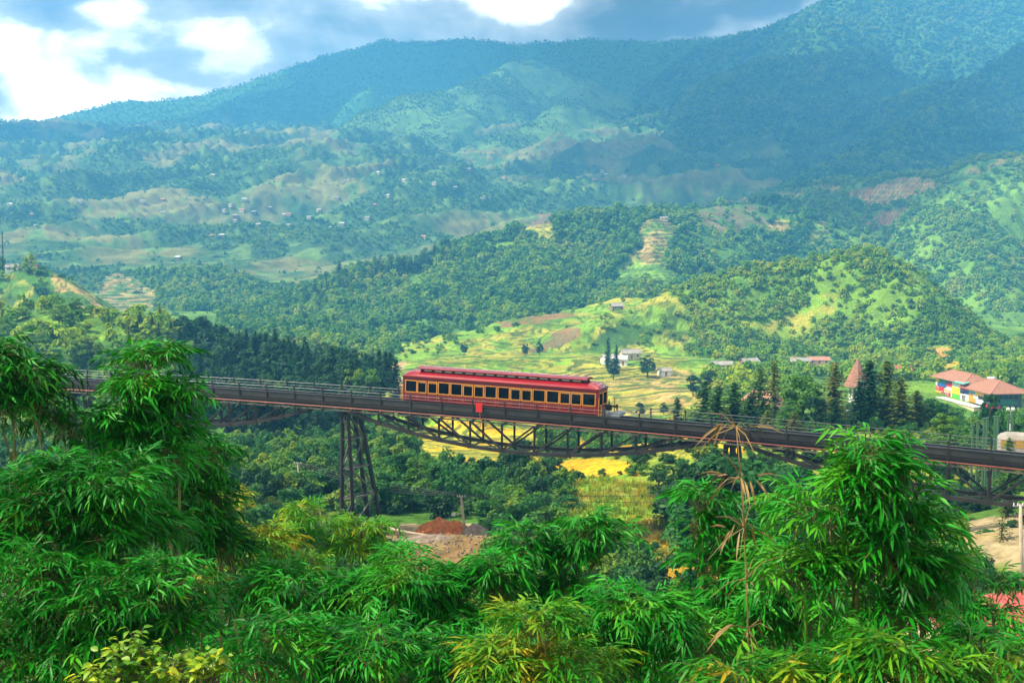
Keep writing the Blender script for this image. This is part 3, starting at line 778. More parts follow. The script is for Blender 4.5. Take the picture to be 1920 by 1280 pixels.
# conifers standing along the crest of the long ridge
crest = []
for k in range(120):
    px = 560 + 300 * (k / 120.0) + prng.uniform(-3, 3)
    py = np.interp(px, [560, 620, 700, 830, 860], [575, 528, 494, 470, 468]) + prng.uniform(2, 34)
    h_ = hit(px, py); crest.append((h_.x, h_.y, h_.z - 0.5))
scatter('forest', np.array(crest), np.random.RandomState(3).uniform(5.5, 8.5, len(crest)), SRC_PINE, 'row of dark pines along the crest of the long wooded ridge', 'forest', 31)
# far bushes on the lower fields
P, w = sample(np.full(GZ.shape, 1 / 150.0) * (fm < 0.3) * (n2 > 0.05), seen(4) & ids_of('valley_floor', 'dome_hill', 'wooded_ridge') & (GY > 250) & (TERR == 0) & (cov[..., 1] > 0.10) & (cov[..., 0] < 0.3), 77)
scatter('scrub', P, np.random.RandomState(4).uniform(2.2, 5.0, len(P)), SRC_WOOD, 'low bushes dotted over the green valley fields', 'bushes', 41)
print('BUSH', len(P))

# ---- the pine hill: each tree that can be told apart
ph = ids_of('pine_hill')
P, w = sample(fm * 0.030 + 0.0, seen(9) & ph, 500)
px_, py_ = project(P[:, 0], P[:, 1], P[:, 2])
order = np.random.RandomState(8).permutation(len(P))
P, px_, py_ = P[order], px_[order], py_[order]
score = 9.0 * FPX / P[:, 1]
front = np.argsort(-score + 25 * np.random.RandomState(2).rand(len(P)))
single, rest = front[:230], front[230:]
for k in single:
    x, y, z = P[k]; px = px_[k]
    dark = px > 330  # this end lies in shade, painted in by the darker leaf kinds
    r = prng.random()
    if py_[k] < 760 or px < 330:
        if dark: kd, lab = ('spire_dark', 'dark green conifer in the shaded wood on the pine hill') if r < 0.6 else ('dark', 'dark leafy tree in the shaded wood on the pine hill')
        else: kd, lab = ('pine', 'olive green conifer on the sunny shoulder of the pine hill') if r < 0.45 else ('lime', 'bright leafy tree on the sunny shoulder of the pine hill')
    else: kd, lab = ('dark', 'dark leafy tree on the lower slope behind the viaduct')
    tree(kd, x, y, prng.uniform(7.0, 11.5) if kd != 'broad' else prng.uniform(5, 8), lab, 'trees of the pine hill', z, var=None)
rp = P[rest]
rpx = px_[rest]
scatter('forest', rp[rpx >= 330], np.random.RandomState(9).uniform(6.0, 8.5, int((rpx >= 330).sum())), SRC_DARK, 'dark undergrowth and small trees filling the shaded end of the pine hill', 'forest', 51)  # shade of the slope painted in with dark leaves
scatter('forest', rp[rpx < 330], np.random.RandomState(10).uniform(4.0, 7.0, int((rpx < 330).sum())), SRC_SUNNY, 'light green undergrowth and small trees filling the sunny end of the pine hill', 'forest', 52)  # sunshine on this end painted in with the brighter leaf set
print('PINE HILL', len(P))
ORD = 'first second third fourth fifth sixth seventh eighth ninth tenth eleventh twelfth thirteenth fourteenth fifteenth sixteenth seventeenth eighteenth nineteenth twentieth'.split() + ['twenty-' + w for w in 'first second third fourth fifth sixth'.split()]
# conifers that stand out against the valley on the crest
for i, (px, top, Y, h) in enumerate([(212, 588, 415, 9), (240, 590, 405, 9), (262, 583, 400, 10), (285, 590, 398, 9), (320, 600, 392, 10), (345, 610, 385, 9), (385, 618, 375, 10), (430, 622, 360, 11), (455, 635, 355, 9), (478, 620, 350, 13), (505, 634, 345, 12), (532, 632, 338, 14), (572, 664, 322, 9), (634, 675, 312, 8)]):
    tree_at('spire_dark', px, top, Y, h, 'dark conifer standing out on the pine hill crest, ' + ORD[i] + ' of fourteen from the left', 'conifers on the crest of the pine hill', wide=1.05)
tree_at('lime', 662, 678, 290, 8, 'small yellow-green tree left of the train above the viaduct', wide=1.0)
tree_at('broad', 690, 682, 285, 9, 'bright green tree just left of the train', wide=1.0)
tree_at('lime', 600, 705, 300, 6, 'low yellow-green tree on the end of the pine hill')

# ---- trees in the valley round the viaduct, one by one
VALLEY = [
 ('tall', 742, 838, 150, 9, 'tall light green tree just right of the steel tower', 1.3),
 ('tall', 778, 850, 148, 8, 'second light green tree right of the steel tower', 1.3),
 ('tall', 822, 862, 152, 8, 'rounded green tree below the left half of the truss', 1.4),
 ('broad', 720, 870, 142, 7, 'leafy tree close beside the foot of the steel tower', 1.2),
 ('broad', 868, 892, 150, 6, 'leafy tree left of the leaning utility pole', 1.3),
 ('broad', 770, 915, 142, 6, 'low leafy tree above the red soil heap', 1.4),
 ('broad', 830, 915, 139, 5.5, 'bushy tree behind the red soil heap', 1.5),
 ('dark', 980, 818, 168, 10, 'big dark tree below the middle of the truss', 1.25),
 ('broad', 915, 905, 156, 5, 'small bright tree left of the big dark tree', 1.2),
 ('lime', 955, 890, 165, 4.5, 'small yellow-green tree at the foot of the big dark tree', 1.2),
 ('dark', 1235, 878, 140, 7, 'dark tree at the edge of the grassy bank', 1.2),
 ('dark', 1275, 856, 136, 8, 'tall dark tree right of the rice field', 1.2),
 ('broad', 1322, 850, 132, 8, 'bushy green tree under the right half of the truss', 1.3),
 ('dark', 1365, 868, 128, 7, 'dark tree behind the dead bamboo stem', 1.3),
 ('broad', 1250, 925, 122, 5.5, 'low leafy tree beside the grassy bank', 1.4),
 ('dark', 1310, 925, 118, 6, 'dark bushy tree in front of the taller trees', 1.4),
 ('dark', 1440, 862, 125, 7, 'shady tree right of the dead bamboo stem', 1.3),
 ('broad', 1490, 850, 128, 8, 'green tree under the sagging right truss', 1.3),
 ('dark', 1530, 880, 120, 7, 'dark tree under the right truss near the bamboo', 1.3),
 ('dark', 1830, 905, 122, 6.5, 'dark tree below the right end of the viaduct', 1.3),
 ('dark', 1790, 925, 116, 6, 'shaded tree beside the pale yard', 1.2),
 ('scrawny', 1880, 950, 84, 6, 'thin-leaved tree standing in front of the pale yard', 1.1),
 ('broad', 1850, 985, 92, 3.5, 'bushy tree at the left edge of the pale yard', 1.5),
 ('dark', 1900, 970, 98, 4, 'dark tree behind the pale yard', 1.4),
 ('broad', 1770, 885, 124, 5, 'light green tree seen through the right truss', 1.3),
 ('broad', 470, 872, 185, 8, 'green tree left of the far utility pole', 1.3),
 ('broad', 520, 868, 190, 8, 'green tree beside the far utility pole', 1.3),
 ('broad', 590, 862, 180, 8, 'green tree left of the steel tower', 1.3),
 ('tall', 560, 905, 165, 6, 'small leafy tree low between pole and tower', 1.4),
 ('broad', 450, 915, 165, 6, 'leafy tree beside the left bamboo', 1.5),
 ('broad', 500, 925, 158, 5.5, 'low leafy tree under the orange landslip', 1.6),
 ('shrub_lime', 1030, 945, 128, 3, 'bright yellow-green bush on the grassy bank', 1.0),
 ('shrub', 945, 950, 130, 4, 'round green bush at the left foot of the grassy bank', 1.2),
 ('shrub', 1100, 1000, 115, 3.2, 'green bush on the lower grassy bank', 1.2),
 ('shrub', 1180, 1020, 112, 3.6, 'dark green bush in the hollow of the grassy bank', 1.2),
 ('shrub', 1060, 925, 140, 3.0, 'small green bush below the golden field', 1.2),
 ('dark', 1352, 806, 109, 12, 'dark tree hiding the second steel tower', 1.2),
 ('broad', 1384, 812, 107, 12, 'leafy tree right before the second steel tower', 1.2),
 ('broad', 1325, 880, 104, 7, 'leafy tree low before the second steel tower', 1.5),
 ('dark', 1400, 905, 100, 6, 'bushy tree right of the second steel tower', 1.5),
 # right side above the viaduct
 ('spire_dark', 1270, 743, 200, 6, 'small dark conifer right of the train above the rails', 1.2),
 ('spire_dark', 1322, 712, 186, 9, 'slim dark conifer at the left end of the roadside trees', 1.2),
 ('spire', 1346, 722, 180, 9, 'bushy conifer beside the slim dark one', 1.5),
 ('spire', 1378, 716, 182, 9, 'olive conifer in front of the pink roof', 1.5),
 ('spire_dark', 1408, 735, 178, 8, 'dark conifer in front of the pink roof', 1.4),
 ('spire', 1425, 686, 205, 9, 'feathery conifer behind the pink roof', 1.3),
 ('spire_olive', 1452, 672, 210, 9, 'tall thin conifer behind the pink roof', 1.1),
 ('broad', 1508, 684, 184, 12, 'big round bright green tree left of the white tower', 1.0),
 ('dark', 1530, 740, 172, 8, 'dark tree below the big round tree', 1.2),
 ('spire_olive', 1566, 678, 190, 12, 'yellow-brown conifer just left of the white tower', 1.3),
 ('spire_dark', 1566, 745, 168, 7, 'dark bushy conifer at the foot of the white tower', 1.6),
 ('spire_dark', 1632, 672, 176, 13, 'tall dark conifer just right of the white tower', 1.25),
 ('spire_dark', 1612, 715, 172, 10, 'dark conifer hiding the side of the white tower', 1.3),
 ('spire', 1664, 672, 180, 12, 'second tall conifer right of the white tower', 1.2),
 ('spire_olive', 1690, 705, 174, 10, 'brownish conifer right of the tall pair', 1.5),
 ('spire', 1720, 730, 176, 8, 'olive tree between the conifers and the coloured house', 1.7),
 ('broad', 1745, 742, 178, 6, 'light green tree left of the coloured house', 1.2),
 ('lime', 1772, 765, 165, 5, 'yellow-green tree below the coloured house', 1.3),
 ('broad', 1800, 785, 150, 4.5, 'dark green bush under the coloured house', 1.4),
 ('broad', 1748, 792, 145, 4.5, 'round bush above the rails left of the green poles', 1.4),
 ('broad', 1858, 728, 184, 4.5, 'small tree in front of the coloured house', 0.9),
 ('shrub', 1888, 752, 176, 2.2, 'clipped round bush right of the coloured house', 0.8),
 ('broad', 1915, 765, 160, 5, 'tree at the right edge below the coloured house', 1.2),
 ('spire', 1893, 818, 113, 4.5, 'small conifer in front of the parked bus', 1.3),
 ('broad', 1480, 752, 170, 6, 'small olive tree between pink roof and round tree', 1.2),
 ('spire_olive', 1490, 770, 166, 6, 'reddish bush above the rails', 1.7),
 ('spire', 1440, 768, 168, 6, 'low conifer above the rails', 1.7),
 # valley terraces
 ('dark', 1200, 752, 330, 8, 'dark tree group on the terraces right of the train', 1.0),
 ('dark', 1245, 752, 330, 7, 'dark round tree on the terraces near the small conifer', 1.0),
 ('dark', 1300, 700, 420, 9, 'hazy tree at the right edge of the terraces', 1.1),
 ('dark', 1330, 690, 430, 9, 'second hazy tree at the right edge of the terraces', 1.1),
 ('spire_dark', 1140, 632, 560, 12, 'tall thin tree above the terraces', 0.9),
 ('spire_dark', 1156, 645, 560, 9, 'shorter thin tree above the terraces', 0.9),
 ('dark', 1150, 668, 540, 7, 'dark tree beside the white farmhouses', 1.1),
 ('dark', 1215, 662, 545, 8, 'wide dark tree right of the white farmhouses', 1.4),
 ('dark', 870, 640, 640, 7, 'lone dark tree on the green field above the train', 0.9),
 ('dark', 1012, 634, 640, 7, 'lone dark tree beside the brown field', 0.9),
 ('dark', 985, 640, 640, 6, 'small lone tree left of the brown field', 0.9),
]
for k in range(26):
    px = 1310 + k * 19 + prng.uniform(-8, 8)
    VALLEY.append((prng.choice(['broad', 'broad', 'dark', 'tall', 'lime']), px, prng.uniform(738, 782), prng.uniform(205, 300), 8, 'leafy tree in the grove behind the roadside conifers, ' + ORD[k] + ' from the left', 1.4))
for kd, px, top, Y, h, lab, wd in VALLEY: tree_at(kd, px, top, Y, h, lab, 'trees of the grove behind the conifers' if 'grove' in lab else None, wide=wd)

# undergrowth and grass too dense to count
P, w = sample(np.where(n2 + 0.7 * nn > -0.2, 0.24, 0.08), seen(3) & ids_of('valley_floor') & (GY > 60) & (GY < 270) & (cov[..., 0] < 0.22) & ~((PX > 730) & (PX < 935) & (GY > 100) & (GY < 132)) & ~((PX > 770) & (PX < 1010) & (GY > 172)), 600)
scatter('undergrowth', P, np.random.RandomState(5).uniform(1.4, 4.6, len(P)), SRC_BUSH, 'green undergrowth covering the valley floor below the viaduct', 'undergrowth', 61)
P, w = sample(np.where(n2 + 0.7 * nn > -0.3, 0.24, 0.10), seen(3) & ids_of('village_slope') & (GY > 60) & (cov[..., 0] < 0.30), 601)
scatter('undergrowth', P, np.random.RandomState(6).uniform(0.8, 2.2, len(P)), SRC_BUSH, 'green and yellow bushes on the slope below the coloured house', 'undergrowth', 62)
P, w = sample(np.full(GZ.shape, 0.9), seen(2) & ids_of('grassy_bank') & (GY < 215) & (PX > 850) & (PX < 1400) & (cov[..., 0] < 0.36), 602)
scatter('grass', P, np.random.RandomState(7).uniform(0.5, 1.1, len(P)), SRC_TUFT, 'yellow-green grass on the bank below the truss', 'grass', 63)
P, w = sample(np.where(n2 + 0.7 * nn > 0.25, 0.03, 0.004), seen(2) & ids_of('grassy_bank') & (GY < 215) & (cov[..., 0] < 0.3), 603)
scatter('undergrowth', P, np.random.RandomState(8).uniform(0.9, 2.4, len(P)), SRC_BUSH, 'green scrub on the bank below the truss', 'undergrowth', 64)
# ------------------------------------------------------------------ the viaduct.  s runs along the rails to the right, n away from the camera
TH = R(22.0)
CT, ST = math.cos(TH), math.sin(TH)
BY = 120.0
def sn(s, n, z=0.0): return Vector((s * CT + n * ST, BY - s * ST + n * CT, z))
def on_plane(px, py, n):
    """(s, z) where the sight line of a pixel meets the upright plane n = const"""
    d = at(px, py, 1.0)
    # d*t = sn(s,n): lateral coordinate along the plane's normal
    t = (BY * CT + n) / (d.x * ST + d.y * CT)
    p = d * t
    return p.x * CT - (p.y - BY) * ST, p.z
_m = [on_plane(*p, -0.5) for p in [(117, 710.5), (392, 726), (555, 737.5), (671, 747.2), (1140, 782.7), (1359, 800), (1545, 817.7), (1750, 840), (1920, 855)]]
_pf = np.polyfit([a for a, b in _m], [b for a, b in _m], 2)
def zt(s): return float(np.polyval(_pf, s))              # top edge of the girder
def W(s, n, dz=0.0): return sn(s, n, zt(s) + dz)

STEEL = mat_basic('dark_steel', (0.018, 0.016, 0.015), 0.6, (0.048, 0.040, 0.034), 0.6, metallic=0.3, bump=0.15, coord='Generated')
FASCIA = mat_basic('girder_paint', (0.014, 0.014, 0.016), 0.5, (0.034, 0.031, 0.029), 0.5, bump=0.1)
BRACE = mat_basic('weathered_brace', (0.085, 0.080, 0.060), 0.6, (0.16, 0.15, 0.11), 1.5)
PIPE = mat_basic('red_pipe', (0.13, 0.028, 0.018), 0.55, (0.22, 0.055, 0.032), 1.2)
RAIL = mat_basic('steel_rail', (0.22, 0.22, 0.23), 0.3, (0.12, 0.10, 0.09), 0.8, metallic=0.9)
CABLE = mat_basic('handrail_wire', (0.20, 0.20, 0.21), 0.4, metallic=0.6)
CONC = mat_basic('concrete', (0.30, 0.28, 0.25), 0.9, (0.42, 0.40, 0.36), 1.5, bump=0.3)

S0, S1, STEP = -76.0, 62.0, 3.43
via = empty('railway_viaduct', W(0, 1.4), label='long dark steel railway viaduct with curved truss crossing the valley', category='viaduct')
vinv = via.location
def vb(m, name, mat, smooth=False):
    o = m.build(name, mat, via, smooth); o.location = -vinv; return o
ss = np.arange(S0, S1 + 0.01, STEP)
NP = len(ss)
# side plates, one for each bay, standing slightly proud of the web behind
for near, n0, fd in ((True, -0.5, 0.0), (False, 3.3, -0.36)):
    for i in range(NP - 1):
        a, b = ss[i] + 0.012, ss[i + 1] - 0.012
        m = MB()
        m.bar(W(a, n0, -0.27 + fd), W(b, n0, -0.27 + fd), 0.10, 0.54)
        m.bar(W(a, n0, 0.03 + fd), W(b, n0, 0.03 + fd), 0.26, 0.06)         # top flange
        m.bar(W(a, n0, -0.55 + fd), W(b, n0, -0.55 + fd), 0.20, 0.05)
        vb(m, 'side_plate', FASCIA)
    web = MB()
    nn_ = n0 + (0.55 if near else -0.55)
    for i in range(NP - 1): web.bar(W(ss[i], nn_, -0.84), W(ss[i + 1], nn_, -0.84), 0.08, 0.72)
    vb(web, 'inner_web', STEEL)
deck = MB()
for i in range(NP - 1): deck.bar(W(ss[i], 1.4, -0.50), W(ss[i + 1], 1.4, -0.50), 2.9, 0.12)
vb(deck, 'deck', STEEL)
for n0 in (0.72, 2.08):
    r = MB()
    for i in range(NP - 1):
        r.bar(W(ss[i], n0, -0.36), W(ss[i + 1], n0, -0.36), 0.07, 0.16)
    vb(r, 'rail', RAIL)
sl = MB()
for s in np.arange(S0, S1, 0.65): sl.box(W(s, 1.4, -0.44), (0.22, 2.4, 0.10), M=Matrix.Rotation(-TH, 3, 'Z'))
setp(vb(sl, 'sleepers', STEEL), kind='stuff')
for n0, dz in ((-0.68, -1.14),):
    p = MB().tube([W(s, n0, dz) for s in ss], 0.085, 8); vb(p, 'pipe', PIPE, True)
for n0 in (-0.62, 3.42):
    h = MB().tube([W(s, n0, 0.62) for s in ss], 0.028, 5); vb(h, 'handrail', CABLE, True)
    h = MB().tube([W(s, n0, 0.30) for s in ss], 0.014, 4); vb(h, 'guard_wire', CABLE, True)
    for s in ss:
        m = MB()
        m.box(W(s, n0, -0.42), (0.11, 0.11, 2.15), M=Matrix.Rotation(-TH, 3, 'Z'))
        m.box(W(s, n0, 0.66), (0.16, 0.16, 0.05), M=Matrix.Rotation(-TH, 3, 'Z'))
        m.box(W(s, n0, -1.40), (0.24, 0.20, 0.26), M=Matrix.Rotation(-TH, 3, 'Z'))
        vb(m, 'post', STEEL)
# outriggers under the girder
for s in ss:
    vb(MB().bar(W(s, -0.8, -1.25), W(s, 3.6, -1.25), 0.10, 0.14).bar(W(s, -0.72, -1.42), W(s + 0.7, -0.25, -1.12), 0.06, 0.06), 'cross_beam', BRACE)
TOPC = -1.50                                                   # level of the truss's upper chord
SPANS = [(-38.0, 15.0, 2.65), (0.75, 18.9, 2.65), (44.0, 20.5, 2.75), (-72.0, 15.0, 2.6)]
def dep(s):
    for c, h, d in SPANS:
        if abs(s - c) < h: return d * (1 - ((s - c) / h) ** 2)
    return 0.0
NPL, FPL = -0.25, 3.05
for n0 in (NPL, FPL):
    m = MB()
    for i in range(NP - 1): m.bar(W(ss[i], n0, TOPC), W(ss[i + 1], n0, TOPC), 0.16, 0.13)
    vb(m, 'upper_chord', BRACE if n0 == NPL else STEEL)
for c, h, d in SPANS:
    nb = int(round(2 * h / STEP)); nodes = [c - h + 2 * h * k / nb for k in range(nb + 1)]
    for n0 in (NPL, FPL):
        for k in range(nb):
            a, b = nodes[k], nodes[k + 1]
            if b < S0 or a > S1: continue
            da, db = dep(a + 1e-6 if k == 0 else a), dep(b - 1e-6 if k == nb - 1 else b)
            vb(MB().bar(W(a, n0, TOPC - da - 0.1), W(b, n0, TOPC - db - 0.1), 0.28, 0.34), 'lower_chord', STEEL)
            # diagonals fall towards the middle of the span
            if k not in (0, nb - 1):
                if (a + b) / 2 < c: p, q = W(a, n0, TOPC), W(b, n0, TOPC - db)
                else: p, q = W(b, n0, TOPC), W(a, n0, TOPC - da)
                vb(MB().bar(p, q, 0.18, 0.18), 'diagonal', STEEL)
            if 0 < k:
                vb(MB().bar(W(a, n0, TOPC), W(a, n0, TOPC - da), 0.26, 0.22).box(W(a, n0 - 0.02, TOPC - da - 0.08), (0.5, 0.32, 0.42), M=Matrix.Rotation(-TH, 3, 'Z')), 'vertical', STEEL)
    for k in range(1, nb):
        a, b = nodes[k], nodes[k + 1]
        da, db = dep(a), dep(b - 1e-6)
        vb(MB().bar(W(a, NPL, TOPC - da - 0.1), W(a, FPL, TOPC - da - 0.1), 0.12, 0.14), 'cross_strut', BRACE)
        if k < nb - 1:
            vb(MB().bar(W(a, NPL, TOPC - da - 0.12), W((a + b) / 2, 1.4, TOPC - (da + db) / 2 - 0.12), 0.09, 0.10).bar(W((a + b) / 2, 1.4, TOPC - (da + db) / 2 - 0.12), W(b, NPL, TOPC - db - 0.12), 0.09, 0.10), 'lateral_brace', BRACE)
            vb(MB().bar(W(a, FPL, TOPC - da - 0.12), W((a + b) / 2, 1.4, TOPC - (da + db) / 2 - 0.12), 0.09, 0.10).bar(W((a + b) / 2, 1.4, TOPC - (da + db) / 2 - 0.12), W(b, FPL, TOPC - db - 0.12), 0.09, 0.10), 'lateral_brace', BRACE)

# steel towers
def steel_tower(sc, label, far_out=4.0, spread=0.40):
    zt0 = zt(sc) + TOPC - 0.2
    feet, heads = [], []
    for sgn in (-1, 1):
        for nt_, nbm in ((0.2, 0.5), (2.6, 2.6 + far_out)):
            p = sn(sc + sgn * 0.34, nt_); q = sn(sc + sgn * (0.34 + spread), nbm)
            heads.append(Vector((p.x, p.y, zt0)))
            feet.append(Vector((q.x, q.y, ground(q.x, q.y) + 0.1)))
    t = empty('trestle_tower', sn(sc, 1.4, min(f.z for f in feet)), label=label, category='tower', group='steel towers of the viaduct')
    inv = -t.location
    def pb(m, name, mat):
        o = m.build(name, mat, t); o.location = inv; return o
    for h_, f in zip(heads, feet):
        lg = pb(MB().bar(h_, f, 0.34, 0.34), 'leg', STEEL)
        o = MB().box(f + Vector((0, 0, -0.1)), (1.0, 1.0, 0.7)).build('footing', CONC, lg); o.location = (0, 0, 0)
    pb(MB().bar(heads[0] - Vector((0, 0, .1)), heads[1] - Vector((0, 0, .1)), 0.4, 0.4).bar(heads[2] - Vector((0, 0, .1)), heads[3] - Vector((0, 0, .1)), 0.4, 0.4), 'cap_beam', STEEL)
    L4 = [0.22, 0.46, 0.70, 0.93]
    pairs = [(0, 2), (1, 3), (0, 1), (2, 3)]
    prev = 0.02
    for li, f in enumerate(L4):
        for a, b in pairs:
            pa, pb_ = heads[a].lerp(feet[a], f), heads[b].lerp(feet[b], f)
            pb(MB().bar(pa, pb_, 0.15, 0.19), 'strut', BRACE)
            qa, qb = heads[a].lerp(feet[a], prev), heads[b].lerp(feet[b], prev)
            if li % 2 == 0: pb(MB().bar(qa, pb_, 0.14, 0.16), 'brace', BRACE)
            else: pb(MB().bar(qb, pa, 0.14, 0.16), 'brace', BRACE)
        prev = f
    return t
steel_tower(-18.9, 'battered four-legged steel tower carrying the viaduct left of the train')
steel_tower(21.6, 'steel tower half hidden by trees and the dead bamboo stem', 2.0)
steel_tower(-55.0, 'steel tower behind the tall left bamboo', 3.0)

# red board on a thin leg, fixed beside the girder
rs, rz_ = on_plane(898, 762, -0.85)
rb = empty('red_signboard', sn(rs, -0.85, zt(rs) - 1.2), -TH, label='plain red board leaning on a thin leg in front of the train', category='signboard')
MB().box((0.02, -0.02, 1.22), (0.66, 0.05, 0.92)).build('board', mat_basic('red_board', (0.62, 0.010, 0.010), 0.4, (0.52, 0.01, 0.012), 2.0), rb)
MB().bar((0.05, 0.03, 0.9), (0.16, 0.05, -0.75), 0.05, 0.05).build('leg', mat_basic('red_leg', (0.45, 0.10, 0.06), 0.6), rb)

# ------------------------------------------------------------------ the train car
RED = mat_basic('red_paint', (0.185, 0.002, 0.004), 0.32, (0.12, 0.002, 0.004), 0.7, spec=0.35, coat=0.1)
REDROOF = mat_basic('roof_paint', (0.27, 0.007, 0.012), 0.20, (0.20, 0.006, 0.010), 0.5, spec=0.6, coat=0.5)
GOLD = mat_basic('gold_trim', (0.62, 0.27, 0.030), 0.38, (0.50, 0.20, 0.022), 2.0, metallic=0.0, spec=0.5)
BLACKIN = mat_basic('dark_interior', (0.012, 0.011, 0.011), 0.8)
GREYM = mat_basic('grey_machinery', (0.18, 0.22, 0.25), 0.5, (0.28, 0.33, 0.36), 1.0, metallic=0.3)
CREAM = mat_basic('cream_ceiling', (0.42, 0.36, 0.24), 0.7)
def glass_mat():
    m = bpy.data.materials.new('tinted_glass'); m.use_nodes = True; nt = m.node_tree; nt.nodes.clear(); N, L = nt.nodes.new, nt.links.new
    o = N('ShaderNodeOutputMaterial'); t = N('ShaderNodeBsdfTransparent'); t.inputs[0].default_value = (0.16, 0.17, 0.17, 1)
    g = N('ShaderNodeBsdfGlossy'); g.inputs['Roughness'].default_value = 0.03; g.inputs['Color'].default_value = (0.35, 0.38, 0.42, 1)
    f = N('ShaderNodeFresnel'); f.inputs['IOR'].default_value = 1.45
    x = N('ShaderNodeMixShader'); L(f.outputs[0], x.inputs[0]); L(t.outputs[0], x.inputs[1]); L(g.outputs[0], x.inputs[2]); L(x.outputs[0], o.inputs['Surface'])
    return m
GLASS = glass_mat()
sL, _ = on_plane(755, 746, 0.0); sR, _ = on_plane(1121.5, 774, 0.0)
LEN = sR - sL
_, zl = on_plane(755, 748.5, 0.0); _, zr = on_plane(1121.5, 778, 0.0)
smid = (sL + sR) / 2
tilt = math.atan2(zr - zl, LEN)
car = empty('train_car', sn(smid, 1.4, (zl + zr) / 2), label='red funicular train car with gold-framed windows on the viaduct', category='train')
car.rotation_euler = Euler((0, -tilt, -TH), 'XYZ')
HL, HW = LEN / 2, 1.4
EAVE = 2.42
body = MB()
def panel(m, x0, x1, z0, z1, y, th=0.06):
    m.box(((x0 + x1) / 2, y, (z0 + z1) / 2), (x1 - x0, th, z1 - z0))
# window openings from the photograph (left edge, right edge of every frame, in zoomed pixels)
ZW = [(163, 257), (259, 330), (340, 414), (420, 512), (518, 611), (616, 694), (701, 779), (785, 880), (887, 982), (987, 1067), (1073, 1154), (1160, 1262), (1267, 1370), (1372, 1455), (1460, 1544), (1549, 1655)]
wins = []
for a, b in ZW:
    s_a, _ = on_plane(720 + a / 4.174, 730, 0); s_b, _ = on_plane(720 + b / 4.174, 730, 0)
    wins.append((s_a - smid, s_b - smid))
GLINE = mat_basic('gold_line', (0.46, 0.16, 0.05), 0.5)
WZ0, WZ1 = 0.80, 2.06
for side in (-1, 1):
    y = side * (HW - 0.03)
    panel(body, -HL, HL, 0.0, WZ0, y); panel(body, -HL, HL, WZ1, EAVE, y)
    x = -HL
    for a, b in wins + [(HL, HL)]:
        if a - x > 0.01: panel(body, x, a, WZ0, WZ1, y)
        x = b
for e in (-1, 1):
    xe = e * (HL - 0.03)
    body.box((xe, 0, 0.41), (0.06, 2.68, 0.82)); body.box((xe, 0, 2.27), (0.06, 2.68, 0.34))
    for yy in (-1.31, 1.31): body.box((xe, yy, 1.46), (0.06, 0.06, 1.28))
body.box((0, 0, 0.03), (LEN - 0.14, 2.66, 0.06))
o = body.build('body', RED, car)
o = MB().box((0, 0, -0.16), (LEN - 0.5, 2.3, 0.30)).box((-5.5, 0, -0.34), (3.2, 2.0, 0.22)).box((5.5, 0, -0.34), (3.2, 2.0, 0.22)).build('underframe', STEEL, car)
inner = MB().box((0, 0.55, 1.25), (LEN - 0.4, 0.05, 1.9)).box((0, 0, 0.30), (LEN - 0.3, 2.5, 0.04))
inner.build('interior', BLACKIN, car)
MB().box((0, -0.2, 2.18), (LEN - 0.4, 2.3, 0.04)).build('ceiling_panel', CREAM, car)
def window(x0, x1, z0, z1, y, side, parent, endx=None):
    """a window in a long side (endx None) or in an end wall; frame with a pane as its sub-part"""
    fw = 0.085
    m, g = MB(), MB()
    def bx(a, b, c, d, tgt, off, th):
        if endx is None: tgt.box(((a + b) / 2, y + side * off, (c + d) / 2), (b - a, th, d - c))
        else: tgt.box((endx + side * off, (a + b) / 2, (c + d) / 2), (th, b - a, d - c))
    bx(x0, x1, z0, z0 + fw, m, 0.035, 0.05); bx(x0, x1, z1 - fw, z1, m, 0.035, 0.05)
    bx(x0, x0 + fw, z0 + fw, z1 - fw, m, 0.035, 0.05); bx(x1 - fw, x1, z0 + fw, z1 - fw, m, 0.035, 0.05)
    w = m.build('window', GOLD, parent)
    bx(x0 + fw, x1 - fw, z0 + fw, z1 - fw, g, 0.0, 0.012)
    g.build('pane', GLASS, w)
    return w
for side in (-1, 1):
    for k, (a, b) in enumerate(wins):
        w = window(a + 0.004, b - 0.004, WZ0, WZ1, side * (HW - 0.03), side, car)
        if k in (1, 2, 5, 6, 9, 10, 13, 14):                     # small fanlight strip
            MB().box(((a + b) / 2, side * (HW - 0.02), WZ1 - 0.16), (b - a - 0.2, 0.03, 0.12)).build('transom', GOLD, w)
        # thin gold line round the lower panel
        m = MB(); yb = side * (HW + 0.004)
        for c, d, e_, f_ in ((a + .06, b - .06, .10, .12), (a + .06, b - .06, .68, .70), (a + .06, a + .08, .12, .68), (b - .08, b - .06, .12, .68)):
            m.box(((c + d) / 2, yb, (e_ + f_) / 2), (d - c, 0.012, f_ - e_))
        m.build('panel_line', GLINE, car)
    # door gaps between the window groups
    for k in (1, 5, 9, 13):
        xx = (wins[k][1] + wins[k + 1][0]) / 2
        MB().box((xx, side * (HW + 0.006), 1.2), (0.05, 0.02, 2.2)).build('door_seam', BLACKIN, car)
for e in (-1, 1):
    xe = e * (HL - 0.03)
    window(-1.27, -0.02, WZ0 + 0.02, WZ1 + 0.03, 0, e, car, xe); window(0.02, 1.27, WZ0 + 0.02, WZ1 + 0.03, 0, e, car, xe)
    MB().box((xe + e * 0.045, 0.1, 0.45), (0.02, 0.5, 0.12)).build('number_plate', mat_basic('plate', (0.5, 0.42, 0.36), 0.5), car)
    for yy in (-1.36, 1.36): MB().box((e * (HL + 0.02), yy, 0.75), (0.05, 0.08, 1.7)).build('corner_strip', GOLD, car)
